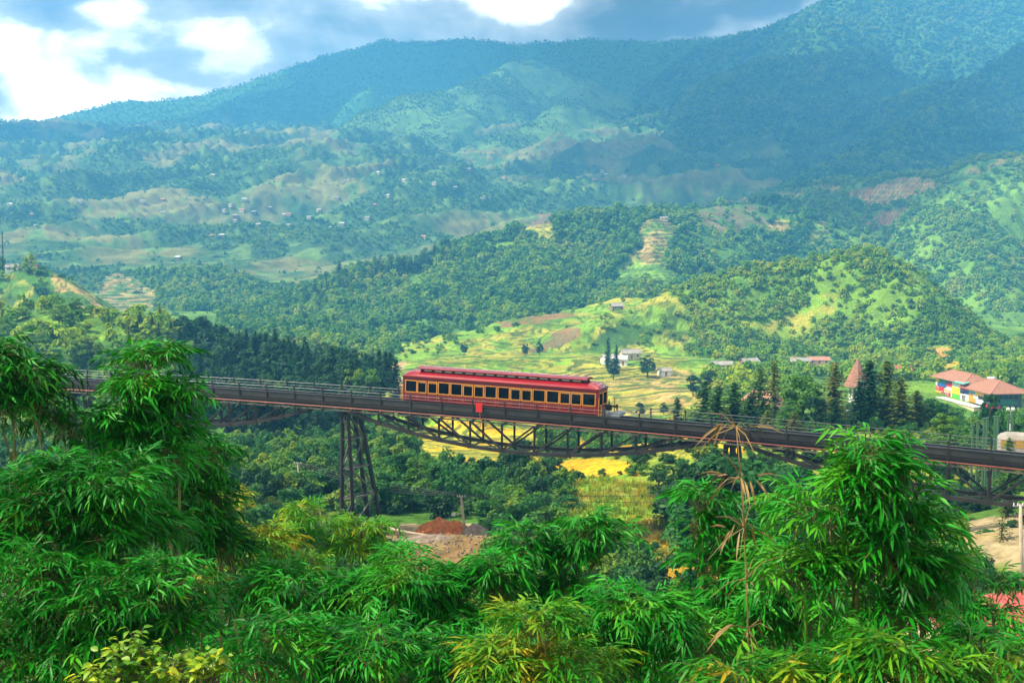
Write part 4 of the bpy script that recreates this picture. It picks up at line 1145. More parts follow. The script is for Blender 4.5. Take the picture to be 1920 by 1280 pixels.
# roof: curved cross-section, rounded down at both ends
def roof_z(y): return EAVE + 0.06 + 0.56 * (1 - (abs(y) / 1.47) ** 2.2)
rv, rf = [], []
xs = [-HL - 0.06, -HL + 0.03, -HL + 0.18, -HL + 0.45, -HL + 1.0] + list(np.linspace(-HL + 2, HL - 2, 10)) + [HL - 1.0, HL - 0.45, HL - 0.18, HL - 0.03, HL + 0.06]
ys = np.linspace(-1.47, 1.47, 17)
for x in xs:
    e = (HL + 0.06) - abs(x); f = min(1.0, e / 1.05); f = math.sqrt(max(0, 1 - (1 - f) ** 2))
    for y in ys:
        rv.append((x, y, EAVE + 0.02 + (roof_z(y) - EAVE - 0.02) * (0.10 + 0.90 * f)))
ny = len(ys)
for i in range(len(xs) - 1):
    for j in range(ny - 1): rf.append((i * ny + j, (i + 1) * ny + j, (i + 1) * ny + j + 1, i * ny + j + 1))
rm = MB(); rm.add(rv, [f[::-1] for f in rf])
rf_o = rm.build('roof', REDROOF, car, True)
cor = MB()
for side in (-1, 1): cor.box((0, side * 1.46, EAVE + 0.0), (LEN + 0.12, 0.08, 0.11)).box((0, side * 1.44, EAVE - 0.12), (LEN + 0.04, 0.05, 0.05))
for e in (-1, 1): cor.box((e * (HL + 0.04), 0, EAVE), (0.08, 2.84, 0.11))
cor.build('cornice', RED, car)
# raised lantern on the roof
c0, _ = on_plane(783.5, 695, 0.6); c1, _ = on_plane(1100, 706, 0.6)
c0 -= smid; c1 -= smid
lt = MB()
lt.box(((c0 + c1) / 2, 0, 3.08), (c1 - c0 - 0.5, 1.55, 0.36))
lan = lt.build('roof_lantern', BLACKIN, car)
lv, lf = [], []
for x in (c0, c0 + 0.1, c1 - 0.1, c1):
    for j in range(9):
        y = -1.02 + 2.04 * j / 8
        lv.append((x, y, 3.27 + 0.17 * (1 - (abs(y) / 1.02) ** 2)))
for i in range(3):
    for j in range(8): lf.append((i * 9 + j, i * 9 + j + 1, (i + 1) * 9 + j + 1, (i + 1) * 9 + j))
lr = MB().add(lv, lf)
lr.box(((c0 + c1) / 2, -1.0, 3.25), (c1 - c0, 0.06, 0.09)).box(((c0 + c1) / 2, 1.0, 3.25), (c1 - c0, 0.06, 0.09))
lr.box((c0 + .03, 0, 3.24), (0.06, 2.0, 0.10)).box((c1 - .03, 0, 3.24), (0.06, 2.0, 0.10))
lr.build('lantern_roof', REDROOF, lan, False)
LW = mat_basic('lantern_light', (0.50, 0.46, 0.38), 0.5)
nl_ = 15
for side in (-1, 1):
    for k in range(nl_):
        x = c0 + 0.5 + (c1 - c0 - 1.0) * (k + 0.5) / nl_
        MB().box((x, side * 0.79, 3.06), ((c1 - c0 - 1.0) / nl_ - 0.35, 0.02, 0.11)).build('lantern_window', LW, lan)
# coupling, platform and rails at the lower end; buffers at the upper end
pf = MB().box((HL + 1.0, 0.15, -0.05), (1.9, 2.1, 0.12)).box((HL + 1.55, 0.15, 0.12), (0.9, 1.9, 0.24))
pf.build('end_platform', GREYM, car)
eq = MB().tube([(HL + 0.55, 0.2, 0.0), (HL + 0.55, 0.2, 0.75)], 0.13, 8).tube([(HL + 0.3, -0.1, 0.82), (HL + 1.5, -0.1, 0.78)], 0.10, 8).box((HL + 0.62, 0.0, 0.55), (0.5, 0.5, 0.4)).box((HL + 1.45, -0.1, 0.8), (0.16, 0.4, 0.34)).tube([(HL + 0.6, 0.1, 0.9), (HL + 0.6, 0.1, 1.2)], 0.08, 6)
eq.build('coupling', BLACKIN, car)
MB().box((HL + 0.5, -0.2, 0.22), (0.5, 0.5, 0.3)).build('motor_box', mat_basic('pale_metal', (0.5, 0.5, 0.52), 0.4, metallic=0.4), car)
gr = MB()
for yy in (-1.36, 1.36):
    gr.bar((HL + 0.28, yy, -0.35), (HL + 0.28, yy, 0.9), 0.04, 0.04).bar((HL, yy, 0.0), (HL + 0.28, yy, 0.0), 0.04, 0.04)
gr.bar((HL + 0.28, -1.36, -0.3), (HL + 0.28, 1.36, -0.3), 0.04, 0.04).bar((HL + 0.28, -1.36, 0.1), (HL + 0.28, 1.36, 0.1), 0.04, 0.04)
gr.bar((HL + 0.35, 0.9, 0.0), (HL + 0.35, 0.9, 1.35), 0.07, 0.07).bar((HL + 0.85, 1.1, 0.1), (HL + 0.85, 1.1, 1.5), 0.09, 0.09)
gr.build('end_rail', GOLD, car)
bf = MB()
for zz in (0.05, 0.35, 0.65, 0.95): bf.box((-HL - 0.3, -0.55, zz), (0.5, 0.5, 0.12)).box((-HL - 0.55, 0.5, zz + 0.1), (0.5, 0.4, 0.1))
bf.bar((-HL - 0.25, -0.6, -0.2), (-HL - 0.25, -0.6, 1.3), 0.08, 0.08).bar((-HL - 0.6, -0.6, -0.2), (-HL - 0.6, -0.6, 1.1), 0.07, 0.07)
bf.build('front_coupler', mat_basic('yellow_iron', (0.40, 0.26, 0.05), 0.6, (0.10, 0.07, 0.04), 3.0), car)
for x in (-7.5, -4.5, 4.5, 7.5):
    for yy in (-0.68, 0.68):
        o = MB().tube([(x, yy - 0.06, -0.42), (x, yy + 0.06, -0.42)], 0.30, 14).build('wheel', STEEL, car)

# passengers: head, neck, shoulders, chest, arms and lap as one skin
def passenger(x, y, label, shirt, facing=0.0, hairc=(0.012, 0.010, 0.009)):
    vs = [(0, 0, 0.50), (0, 0, 0.80), (0, 0, 1.03), (0, 0, 1.10), (0, -0.01, 1.24), (0, -0.02, 1.33),
          (-0.17, 0, 0.99), (-0.23, -0.06, 0.74), (-0.17, -0.26, 0.64), (0.17, 0, 0.99), (0.23, -0.06, 0.74), (0.15, -0.28, 0.66),
          (-0.10, -0.10, 0.47), (-0.11, -0.45, 0.47), (-0.11, -0.47, 0.06), (0.10, -0.10, 0.47), (0.11, -0.45, 0.47), (0.11, -0.47, 0.06)]
    es = [(0, 1), (1, 2), (2, 3), (3, 4), (4, 5), (2, 6), (6, 7), (7, 8), (2, 9), (9, 10), (10, 11), (0, 12), (12, 13), (13, 14), (0, 15), (15, 16), (16, 17)]
    rad = [0.15, 0.14, 0.10, 0.055, 0.10, 0.075, 0.07, 0.048, 0.035, 0.07, 0.048, 0.035, 0.085, 0.065, 0.045, 0.085, 0.065, 0.045]
    me = bpy.data.meshes.new('person'); me.from_pydata(vs, es, []); me.materials.append(shirt)
    p = link('person', me)
    sk = p.modifiers.new('skin', 'SKIN'); sk.use_smooth_shade = True
    for i, r_ in enumerate(rad): me.skin_vertices[0].data[i].radius = (r_, r_)
    me.skin_vertices[0].data[0].use_root = True
    p.modifiers.new('sub', 'SUBSURF').levels = 1
    p.matrix_world = Matrix.LocRotScale(car.location, car.rotation_euler, None) @ Matrix.Translation((x, y, 0.06)) @ Matrix.Rotation(facing, 4, 'Z')
    setp(p, label, 'person', 'passengers in the train')
    skinm = mat_basic('skin', (0.42, 0.24, 0.15), 0.6)
    hd = MB(); hv, hf = [], []
    bm = bmesh.new(); bmesh.ops.create_uvsphere(bm, u_segments=12, v_segments=8, radius=0.108)
    for v in bm.verts: v.co = Vector((v.co.x * 0.85, v.co.y * 1.0 - 0.035, v.co.z * 1.2 + 1.27))
    hme = bpy.data.meshes.new('face'); bm.to_mesh(hme); bm.free(); hme.materials.append(skinm)
    hme.polygons.foreach_set('use_smooth', [True] * len(hme.polygons)); link('face', hme, p)
    bm = bmesh.new(); bmesh.ops.create_uvsphere(bm, u_segments=12, v_segments=8, radius=0.122)
    bmesh.ops.delete(bm, geom=[v for v in bm.verts if v.co.z < -0.02 and v.co.y < 0.03], context='VERTS')
    for v in bm.verts: v.co = Vector((v.co.x * 0.88, v.co.y * 1.0 - 0.015, v.co.z * 1.15 + 1.29))
    hme = bpy.data.meshes.new('hair'); bm.to_mesh(hme); bm.free(); hme.materials.append(mat_basic('hair', hairc, 0.5))
    link('hair', hme, p)
    return p
SH1 = mat_basic('dark_shirt', (0.03, 0.04, 0.08), 0.8); SH2 = mat_basic('white_shirt', (0.6, 0.58, 0.55), 0.8)
wc = lambda k: (wins[k][0] + wins[k][1]) / 2
passenger(wc(4) + 0.1, -0.75, 'passenger in a white shirt behind the fifth train window', SH2, 0.6)
passenger(wc(8) + 0.2, -0.80, 'passenger in a pale shirt behind the ninth train window', SH2, 0.9)
passenger(wc(0) - 0.1, -0.70, 'passenger in a dark shirt behind the first train window', SH1, -0.4)
# ------------------------------------------------------------------ houses
ROOF_BROWN = mat_basic('brown_tiles', (0.34, 0.155, 0.095), 0.75, (0.24, 0.105, 0.065), 1.5, bump=0.4, bscale=6)
ROOF_PINK = mat_basic('pink_tiles', (0.50, 0.22, 0.16), 0.75, (0.36, 0.15, 0.11), 0.8, bump=0.3, bscale=5)
ROOF_RED = mat_basic('red_tiles', (0.46, 0.085, 0.075), 0.7, (0.34, 0.06, 0.055), 0.7, bump=0.3, bscale=5)
ROOF_GREY = mat_basic('grey_roof', (0.34, 0.31, 0.28), 0.6, (0.22, 0.20, 0.18), 0.4)
ROOF_WHITE = mat_basic('white_roof', (0.58, 0.57, 0.54), 0.5, (0.42, 0.41, 0.38), 0.3)
WALL_W = mat_basic('white_wall', (0.78, 0.78, 0.75), 0.85, (0.68, 0.68, 0.64), 0.6)
WALL_C = mat_basic('cream_wall', (0.62, 0.50, 0.34), 0.85, (0.52, 0.42, 0.30), 0.6)
WALL_T = mat_basic('timber_wall', (0.20, 0.13, 0.08), 0.85, (0.28, 0.20, 0.13), 0.8)
DARKG = mat_basic('dark_window', (0.02, 0.025, 0.03), 0.15, spec=0.6)
def house(name, p, w, d, h, rh, rot, wall, roof, label, group=None, over=0.5, openings=True, hip=0.0, category='house'):
    t = empty(name, p, rot, label=label, category=category, group=group)
    MB().box((0, 0, h / 2 - 1.0), (w, d, h + 2.0)).build('wall', wall, t)
    a, b = w / 2 + over, d / 2 + over
    r = MB(); x = a - hip
    top = h + rh; th = 0.12
    V = [(-a, -b, h - 0.1), (a, -b, h - 0.1), (a, b, h - 0.1), (-a, b, h - 0.1), (-x, 0, top), (x, 0, top)]
    V2 = [(q[0], q[1], q[2] + th) for q in V]
    r.add(V + V2, [(0, 1, 5, 4)[::-1], (2, 3, 4, 5)[::-1], (6, 7, 11, 10), (8, 9, 10, 11), (0, 1, 7, 6), (2, 3, 9, 8), (1, 2, 8, 7) if hip else (1, 5, 11, 7), (3, 0, 6, 9) if hip else (0, 6, 10, 4)] + ([(7, 8, 11), (9, 6, 10), (1, 5, 2), (3, 4, 0)] if hip else [(2, 8, 11, 5), (3, 4, 10, 9)]))
    ro = r.build('roof', roof, t)
    MB().box((0, 0, top + th), (2 * x, 0.25, 0.14)).build('ridge_cap', roof, ro)
    if not hip:
        for s in (-1, 1): MB().add([(s * (w / 2 - .02), -d / 2, h - .05), (s * (w / 2 - .02), d / 2, h - .05), (s * (w / 2 - .02), 0, top - 0.12)], [(0, 1, 2)]).build('gable', wall, t)
    if openings:
        n = max(1, int(w / 2.6))
        for k in range(n):
            xx = -w / 2 + w * (k + 0.5) / n
            if k == n // 2:
                dr = MB().box((xx, -d / 2 - 0.02, 1.0), (1.0, 0.08, 2.0)).build('door', WALL_T, t)
            else:
                wi = MB().box((xx, -d / 2 - 0.02, h * 0.58), (1.1, 0.08, 1.1)).build('window', WALL_W, t)
                MB().box((xx, -d / 2 - 0.05, h * 0.58), (0.9, 0.06, 0.9)).build('pane', DARKG, wi)
    return t
hr = random.Random(9)
# tiny houses far across the valley
FARH = [(405, 331), (272, 380), (310, 401), (312, 377), (462, 376), (435, 387), (480, 400), (545, 404), (536, 405), (487, 424), (544, 425), (400, 445), (419, 444), (632, 373), (650, 342), (702, 387), (730, 369), (815, 346), (855, 354), (945, 335), (642, 422), (625, 430), (690, 411), (795, 447), (335, 486), (287, 515), (155, 380), (62, 405), (27, 386), (422, 397), (445, 407), (442, 416), (710, 326), (827, 282), (1128, 323), (1112, 340), (1135, 330), (1171, 332), (1407, 367), (1343, 313), (600, 396), (582, 410), (508, 392), (455, 396), (760, 340), (880, 320), (905, 372)]
for k, (px, py) in enumerate(FARH):
    p = hit(px, py); p.z += 0.3
    s = p.y / 2000.0
    house('hut', p, hr.uniform(4.5, 8.5) * (0.7 + 0.3 * s), hr.uniform(4, 5.5), 2.2, 1.6, hr.uniform(-0.5, 0.5), WALL_C if k % 3 else WALL_T, [ROOF_WHITE, ROOF_GREY, ROOF_GREY, ROOF_PINK][k % 4], 'tiny pale house far across the valley', 'houses on the far slope', openings=False)
MID = [
 (1233, 392, 5, 4, 2.2, 1.5, 0.3, WALL_W, ROOF_GREY, 'small white house at the very top of the ridge terraces', 0),
 (1241, 412, 7, 4, 1.8, 1.2, 0.1, WALL_C, ROOF_GREY, 'low grey-roofed house just above the ridge terraces', 0),
 (1482, 402, 6, 4, 2.2, 1.6, -0.3, WALL_C, ROOF_PINK, 'pinkish house beside the terraces left of the high ridge', 0),
 (1155, 582, 7, 5, 2.8, 1.8, 0.2, WALL_T, ROOF_GREY, 'lone hut on the green slope above the train', 0),
 (1143, 681, 7, 5, 2.6, 1.6, 0.4, WALL_W, ROOF_WHITE, 'white farmhouse left of the dark tree on the terraces', 0),
 (1165, 684, 6, 5, 2.8, 1.7, -0.3, WALL_W, ROOF_WHITE, 'white farmhouse right of the dark tree on the terraces', 0),
 (1183, 672, 9, 5, 2.6, 1.9, 0.2, WALL_C, ROOF_GREY, 'cream farmhouse highest of the terrace farm', 0),
 (1246, 704, 5, 4, 2.2, 1.3, 0.3, WALL_W, ROOF_GREY, 'single small hut on the golden terraces', 0),
 (1354, 692, 9, 5, 2.2, 1.5, 0.05, WALL_C, ROOF_GREY, 'long pale-roofed house left in the village', 0),
 (1498, 660, 7, 5, 2.0, 1.4, -0.05, WALL_T, ROOF_WHITE, 'pale-roofed house highest in the village', 0),
 (1503, 683, 9, 5, 1.8, 1.4, 0.05, WALL_C, ROOF_GREY, 'wide grey-roofed house in the middle of the village', 0),
 (1536, 681, 10, 5, 1.8, 1.4, 0.0, WALL_C, ROOF_PINK, 'wide pink-roofed house in the middle of the village', 0),
 (1692, 702, 9, 6, 2.2, 2.0, -0.25, WALL_W, ROOF_RED, 'red-roofed house between the conifers and the coloured house', 0),
 (1405, 688, 8, 5, 2.6, 1.6, 0.4, WALL_T, ROOF_GREY, 'small dark house beside the long pale-roofed one', 0),
 (60, 506, 7, 5, 1.5, 1.2, 0.1, WALL_C, ROOF_RED, 'red-roofed house on top of the terraced hill', 0),
 (24, 508, 7, 5, 2.4, 1.5, 0.2, WALL_W, ROOF_GREY, 'grey-roofed house beside the mast', 0),
]
for px, py, w, d, h, rh, rot, wm, rm_, lab, _ in MID:
    p = hit(px, py); house('village_house', p, w, d, h, rh, rot, wm, rm_, lab)

# the house with the pink hipped roof behind the conifers
p = at(1430, 775, 300); p.z = ground(p.x, p.y)
house('pink_roofed_house', p, 10.0, 8.0, at(0, 760, 300).z - p.z, 3.6, -0.7, WALL_C, ROOF_PINK, 'house with a pink hipped roof behind the roadside conifers', hip=2.6)

# white tower with the pointed roof
def tower():
    Y = 330; c = at(1606, 770, Y); g = ground(c.x, Y)
    t = empty('white_tower', (c.x, Y, g), R(12), label='white octagonal tower with a pointed brown tiled roof', category='tower')
    zE, zA, zL = at(0, 724, Y).z - g, at(0, 672, Y).z - g, at(0, 757, Y).z - g
    def ring(r, z, n=8): return [(r * math.cos(2 * math.pi * (k + .5) / n), r * math.sin(2 * math.pi * (k + .5) / n), z) for k in range(n)]
    def loft(rings, n=8, capt=True):
        m = MB(); V = [v for r_ in rings for v in r_]; F = []
        for i in range(len(rings) - 1):
            for k in range(n): F.append((i * n + k, i * n + (k + 1) % n, (i + 1) * n + (k + 1) % n, (i + 1) * n + k))
        F.append(tuple(range(n))[::-1]); F.append(tuple((len(rings) - 1) * n + k for k in range(n)))
        return m.add(V, F)
    loft([ring(2.1, -1), ring(2.1, zE + 0.15)]).build('shaft', WALL_W, t)
    # courses of roof tiles, each overlapping the one below
    rf = loft([ring(3.55, zE - 0.1), ring(3.5, zE + 0.05)]).build('roof', ROOF_BROWN, t)
    n = 15
    for k in range(n):
        f0, f1 = k / n, (k + 1) / n
        r0, r1 = 3.55 * (1 - f0) + 0.05, 3.55 * (1 - f1) + 0.05
        loft([ring(r0 + 0.06, zE + (zA - zE) * f0), ring(r0 + 0.05, zE + (zA - zE) * f0 + 0.10), ring(r1, zE + (zA - zE) * f1)]).build('tile_course', ROOF_BROWN, rf)
    MB().tube([(0, 0, zA - 0.2), (0, 0, zA + 0.5)], [0.10, 0.03], 6).build('finial', ROOF_BROWN, rf)
    loft([ring(3.3, zL - 1.0), ring(2.15, zL + 0.15)]).build('lower_roof', ROOF_PINK, t)
    loft([ring(2.9, -1), ring(2.9, zL - 1.0)]).build('base', WALL_W, t)
    for k in range(8):
        a = 2 * math.pi * k / 8; rr = 2.1 * math.cos(math.pi / 8)
        M = Matrix.Rotation(a, 3, 'Z')
        w = MB().box(M @ Vector((rr + 0.02, 0, zE - 1.9)), (0.10, 0.80, 2.7), M=M).build('window', mat_win, t)
        MB().box(M @ Vector((rr + 0.05, 0, zE - 1.9)), (0.08, 0.55, 2.4), M=M).build('pane', DARKG, w)
mat_win = mat_basic('grey_frame', (0.45, 0.45, 0.44), 0.7)
tower()

# the coloured house
def paint(c): return mat_basic('painted_panel', c, 0.6, tuple(k * 0.85 for k in c), 0.5)
PC = dict(y=(0.80, 0.52, 0.02), g=(0.02, 0.26, 0.09), b=(0.02, 0.11, 0.36), r=(0.62, 0.015, 0.03), w=(0.78, 0.76, 0.72), o=(0.80, 0.30, 0.02), p=(0.78, 0.42, 0.22), l=(0.10, 0.45, 0.03), n=(0.05, 0.05, 0.07), s=(0.08, 0.36, 0.50), t=(0.14, 0.50, 0.42), k=(0.02, 0.16, 0.10))
PM = {k: paint(v) for k, v in PC.items()}
def coloured_house():
    A, B = at(1754.5, 737.5, 425), at(1851, 763, 390)
    g = min(A.z, B.z); D = Vector((B.x - A.x, B.y - A.y, 0)); L = D.length; ang = math.atan2(D.y, D.x)
    t = empty('coloured_house', (A.x, A.y, g), ang, label='house with a patchwork of red, yellow, blue and green panels under brown hipped roofs', category='house')
    H = 6.0
    hl = L * 0.66
    MB().box((hl / 2, 4.0, H / 2 - 3), (hl, 7.8, H + 6)).build('wall', WALL_W, t)
    MB().box((hl + (L - hl) / 2 + 1.5, 5.0, H / 2 - 3.3), (L - hl + 3.0, 9.8, H + 5.4)).build('wing_wall', PM['n'], t)
    # painted panels (start, end along the wall, bottom, top, colour), as fractions of the left wing
    rows = [(0.00, .10, .70, 1.0, 'y'), (.10, .30, .70, 1.0, 'g'), (.30, .50, .80, 1.0, 'b'), (.30, .50, .58, .80, 'r'), (.0, .05, .55, .70, 'w'), (.05, .34, .48, .70, 'b'), (.34, .50, .40, .58, 'w'),
            (.0, .26, .20, .48, 'r'), (.26, .46, .24, .40, 'p'), (.0, .18, .0, .20, 'y'), (.18, .46, .0, .24, 'r'),
            (.505, .75, .66, 1.0, 'w'), (.505, .75, .28, .66, 'y'), (.505, .75, .0, .28, 'l'), (.755, 1.0, .62, .98, 'r'), (.755, 1.0, .40, .62, 'b'), (.755, 1.0, .0, .40, 'w')]
    for a, b, c, d, k in rows:
        MB().box(((a + b) / 2 * hl, -0.04, (c + d) / 2 * H), ((b - a) * hl - 0.03, 0.16, (d - c) * H - 0.03)).build('panel', PM[k], t)
    wl0 = hl
    for a, b, c, d, k in [(0.0, .35, .52, .66, 's'), (0.0, .25, .30, .52, 'o'), (.25, .5, .30, .52, 'w'), (.35, .8, .50, .66, 'y'), (0.0, .4, .05, .30, 'o'), (.4, .8, .05, .30, 'w'), (.0, 1.0, .66, .72, 'p'), (.8, 1.3, .0, .12, 'r')]:
        q = L - hl
        MB().box((wl0 + (a + b) / 2 * q, 0.02, (c + d) / 2 * H), ((b - a) * q - 0.03, 0.16, (d - c) * H - 0.03)).build('panel', PM[k], t)
    for x in (.07, .20, .30, .38):
        w = MB().box((x * hl, -0.16, .12 * H if x > .1 else .32 * H), (1.0, 0.10, 1.5)).build('window', PM['w'], t)
        MB().box((x * hl, -0.20, .12 * H if x > .1 else .32 * H), (0.6, 0.08, 1.2)).build('pane', DARKG, w)
    for x in (.57, .68):
        w = MB().box((x * hl, -0.16, .86 * H), (0.7, 0.10, 0.7)).build('window', PM['w'], t)
        MB().box((x * hl, -0.20, .86 * H), (0.5, 0.08, 0.5)).build('pane', DARKG, w)
    dr = MB().box((.87 * hl, -0.16, .19 * H), (2.6, 0.10, 2.2)).build('door', PM['w'], t)
    for x in (-.85, 0, .85): MB().box((.87 * hl + x, -0.21, .18 * H), (0.6, 0.08, 1.8)).build('pane', DARKG, dr)
    for k in range(6): MB().box((.77 * hl + k * 0.5, -0.21, .46 * H), (0.3, 0.08, 0.8)).build('pane', DARKG, t)
    def hiproof(x0, x1, y0, y1, z, rh, mat, name, parent=t):
        cx, cy = (x0 + x1) / 2, (y0 + y1) / 2; rl = max(0.3, (x1 - x0) - (y1 - y0)) / 2
        V = [(x0, y0, z), (x1, y0, z), (x1, y1, z), (x0, y1, z), (cx - rl, cy, z + rh), (cx + rl, cy, z + rh)]
        V += [(a, b, c - 0.25) for a, b, c in V[:4]]
        o = MB().add(V, [(0, 1, 5, 4), (1, 2, 5), (2, 3, 4, 5), (3, 0, 4), (6, 7, 1, 0), (7, 8, 2, 1), (8, 9, 3, 2), (9, 6, 0, 3), (9, 8, 7, 6)]).build(name, mat, parent)
        for k, (a, b) in enumerate(((0, 4), (1, 5), (2, 5), (3, 4), (4, 5))):
            MB().bar(Vector(V[a]) + Vector((0, 0, .08)), Vector(V[b]) + Vector((0, 0, .08)), 0.22, 0.16).build('hip_tile', ROOF_PINK, o)
        return o
    hiproof(-1.4, hl * 0.98, -1.6, 9.4, H + 0.15, 2.6, ROOF_BROWN, 'roof')
    hiproof(hl * 0.86, L + 5.0, -1.8, 12.0, H - 1.15, 3.4, ROOF_BROWN, 'wing_roof')
    MB().box((.87 * hl, -1.0, H + 0.3), (hl * 0.28, 2.4, 0.22), M=Matrix.Rotation(R(14), 3, 'X')).build('canopy', PM['t'], t)
    tk = MB().tube([(hl + 2, 5.5, H + 2.1), (hl + 6.5, 5.5, H + 2.6)], 0.55, 10).build('water_tank', ROOF_WHITE, t)
    MB().box((L + 4.4, 3.0, 2.6), (0.3, 6.0, 0.4)).build('balcony', PM['k'], t)
    for k in range(5): MB().box((L + 3.05, 1.2 + k * 1.7, 3.7), (0.14, 1.2, 1.4)).build('side_window', DARKG, t)
    MB().box((L + 3.06, 4.5, 1.7), (0.16, 8.0, 1.0)).build('side_panel', PM['k'], t)
    MB().box((L + 3.06, 1.5, 0.3), (0.16, 2.2, 1.0)).build('side_panel', PM['r'], t)
    MB().box((L + 3.08, 0.2, 3.0), (0.2, 0.5, 3.6)).build('corner_post', PM['y'], t)
    # cream terrace in front
    w = empty('terrace_wall', (A.x, A.y, g), ang, label='cream terrace wall in front of the coloured house', category='wall')
    MB().box((L * 0.62, -2.8, -1.8), (L * 0.72, 2.6, 3.4)).build('wall', WALL_C, w)
    MB().box((L * 0.62, -2.9, 0.0), (L * 0.74, 3.0, 0.18)).build('coping', WALL_W, w)
    for k in range(4): MB().box((L * 0.36 + k * 2.2, -4.12, -1.0), (1.2, 0.10, 1.3)).build('opening', DARKG, w)
coloured_house()

# green poles, lamp, bus, concrete poles
GREENP = mat_basic('green_pole', (0.035, 0.10, 0.055), 0.5, (0.06, 0.13, 0.07), 1.0)
for px, top, Y, lab in [(1824, 798, 128, 'shortest green steel pole, first from the left above the rails'), (1834, 790, 130, 'second green steel pole above the rails'), (1845.5, 785, 134, 'third green steel pole, left of a close pair'), (1851, 784, 137, 'fourth green steel pole, right of a close pair'), (1866, 781, 140, 'fifth green steel pole above the rails'), (1871.5, 781, 143, 'sixth green steel pole above the rails'), (1891, 779, 150, 'green steel pole left of the parked bus roof'), (1899, 777, 152, 'green steel pole behind the parked bus')]:
    p = at(px, top, Y); g = ground(p.x, Y)
    t = empty('steel_pole', (p.x, Y, g), label=lab, category='pole', group='green steel poles')
    MB().tube([(0, 0, -0.5), (0, 0, p.z - g)], 0.13, 10).build('shaft', GREENP, t)
    MB().box((0, 0, p.z - g + 0.04), (0.34, 0.34, 0.08)).build('cap', GREENP, t)
    MB().box((0, 0, 0.1), (0.5, 0.5, 0.3)).build('base', CONC, t)
p = at(1895, 767, 172); g = ground(p.x, 172)
t = empty('street_lamp', (p.x, 172, g), label='pale street lamp with two globes right of the coloured house', category='lamp')
hh = p.z - g
MB().tube([(0, 0, -0.3), (0, 0, hh - 0.2)], [0.08, 0.05], 8).build('post', WALL_W, t)
MB().bar((-0.35, 0, hh - 0.25), (0.35, 0, hh - 0.25), 0.05, 0.05).build('arm', WALL_W, t)
for s in (-1, 1):
    bm = bmesh.new(); bmesh.ops.create_uvsphere(bm, u_segments=12, v_segments=8, radius=0.26); me = bpy.data.meshes.new('globe'); bm.to_mesh(me); bm.free(); me.materials.append(WALL_W)
    link('globe', me, t, (s * 0.36, 0, hh + 0.02))
def bus():
    p = at(1900, 842, 118); g = at(1900, 866, 118).z
    t = empty('bus', (p.x + 2.2, 118, g), R(-20), label='white rounded bus roof with yellow windows at the right edge', category='bus')
    Lb, Wb = 7.0, 2.2; zt_ = at(0, 812, 118).z - g
    V, F = [], []
    prof = [(-1, .5), (-1, .95), (-.97, 1.5), (-.9, zt_ - .55), (-.72, zt_ - .18), (-.4, zt_ - .03), (0, zt_), (.4, zt_ - .03), (.72, zt_ - .18), (.9, zt_ - .55), (.97, 1.5), (1, .95), (1, .5)]
    for i, (x, f, dz) in enumerate([(-Lb / 2, .80, -.45), (-Lb / 2 + .25, .93, -.18), (-Lb / 2 + .8, 1, 0), (Lb / 2 - .8, 1, 0), (Lb / 2 - .25, .93, -.18), (Lb / 2, .80, -.45)]):
        for y, z in prof: V.append((x, y * f * Wb / 2, z + (dz if z > 1.2 else 0)))
    n = len(prof)
    for i in range(5):
        for k in range(n - 1): F.append((i * n + k, i * n + k + 1, (i + 1) * n + k + 1, (i + 1) * n + k))
        F.append((i * n + n - 1, i * n, (i + 1) * n, (i + 1) * n + n - 1))
    F += [tuple(range(n)), tuple(5 * n + k for k in range(n))[::-1]]
    MB().add(V, F).build('body', ROOF_GREY, t, False)
    yw = mat_basic('amber_glass', (0.45, 0.26, 0.05), 0.15, spec=0.7)
    for k in range(5): MB().box((-2.6 + k * 1.3, -Wb / 2 * 0.955, zt_ - 1.0), (1.15, 0.08, 0.75)).build('window', yw, t)
    MB().box((-Lb / 2 + .06, 0, zt_ - 1.15), (0.10, 1.5, 0.8)).build('windscreen', DARKG, t)
    for x in (-2.2, 2.2):
        for s in (-1, 1): MB().tube([(x, s * 0.95, 0.42), (x, s * 1.12, 0.42)], 0.42, 14).build('wheel', BLACKIN, t)
bus()

# leaning concrete utility poles and their wires
CP_ = mat_basic('weathered_concrete', (0.34, 0.27, 0.20), 0.9, (0.46, 0.38, 0.30), 2.0, bump=0.3)
def util_pole(b, tp, Y, label, arm=True, r=0.16):
    B, Tp = at(*b, Y), at(*tp, Y)
    g = ground(B.x, Y); B = Tp + (B - Tp) * ((Tp.z - g + 0.4) / (Tp.z - B.z)) if Tp.z - B.z > 0.1 else B
    t = empty('utility_pole', B, label=label, category='pole')
    o = MB().tube([B, B.lerp(Tp, 0.5), Tp], [r * 1.25, r, r * 0.75], 8).build('shaft', CP_, t, True); o.location = -B
    q = B.lerp(Tp, 0.985)
    o = MB().bar(q + Vector((-0.45, 0, 0)), q + Vector((0.45, 0, 0)), 0.08, 0.08).build('crossarm', GREYM, t); o.location = -B
    for x in (-.4, -.15, .15, .4):
        o = MB().tube([q + Vector((x, 0, 0.03)), q + Vector((x, 0, 0.2))], [0.045, 0.03], 6).build('insulator', WALL_W, t); o.location = -B
    if arm:
        q2 = B.lerp(Tp, 0.60)
        ar = MB().tube([q2, q2 + Vector((-0.55, -0.1, -0.12)), q2 + Vector((-0.85, -0.1, -0.22))], 0.035, 6).build('lamp_arm', ROOF_WHITE, t); ar.location = -B
        lp = MB().box(q2 + Vector((-0.98, -0.1, -0.18)), (0.42, 0.26, 0.26)).build('lamp_head', ROOF_WHITE, t); lp.location = -B
    return Tp, B
T1, B1 = util_pole((876, 1042), (864.5, 930), 128, 'leaning concrete utility pole with a white lamp beside the red soil heap')
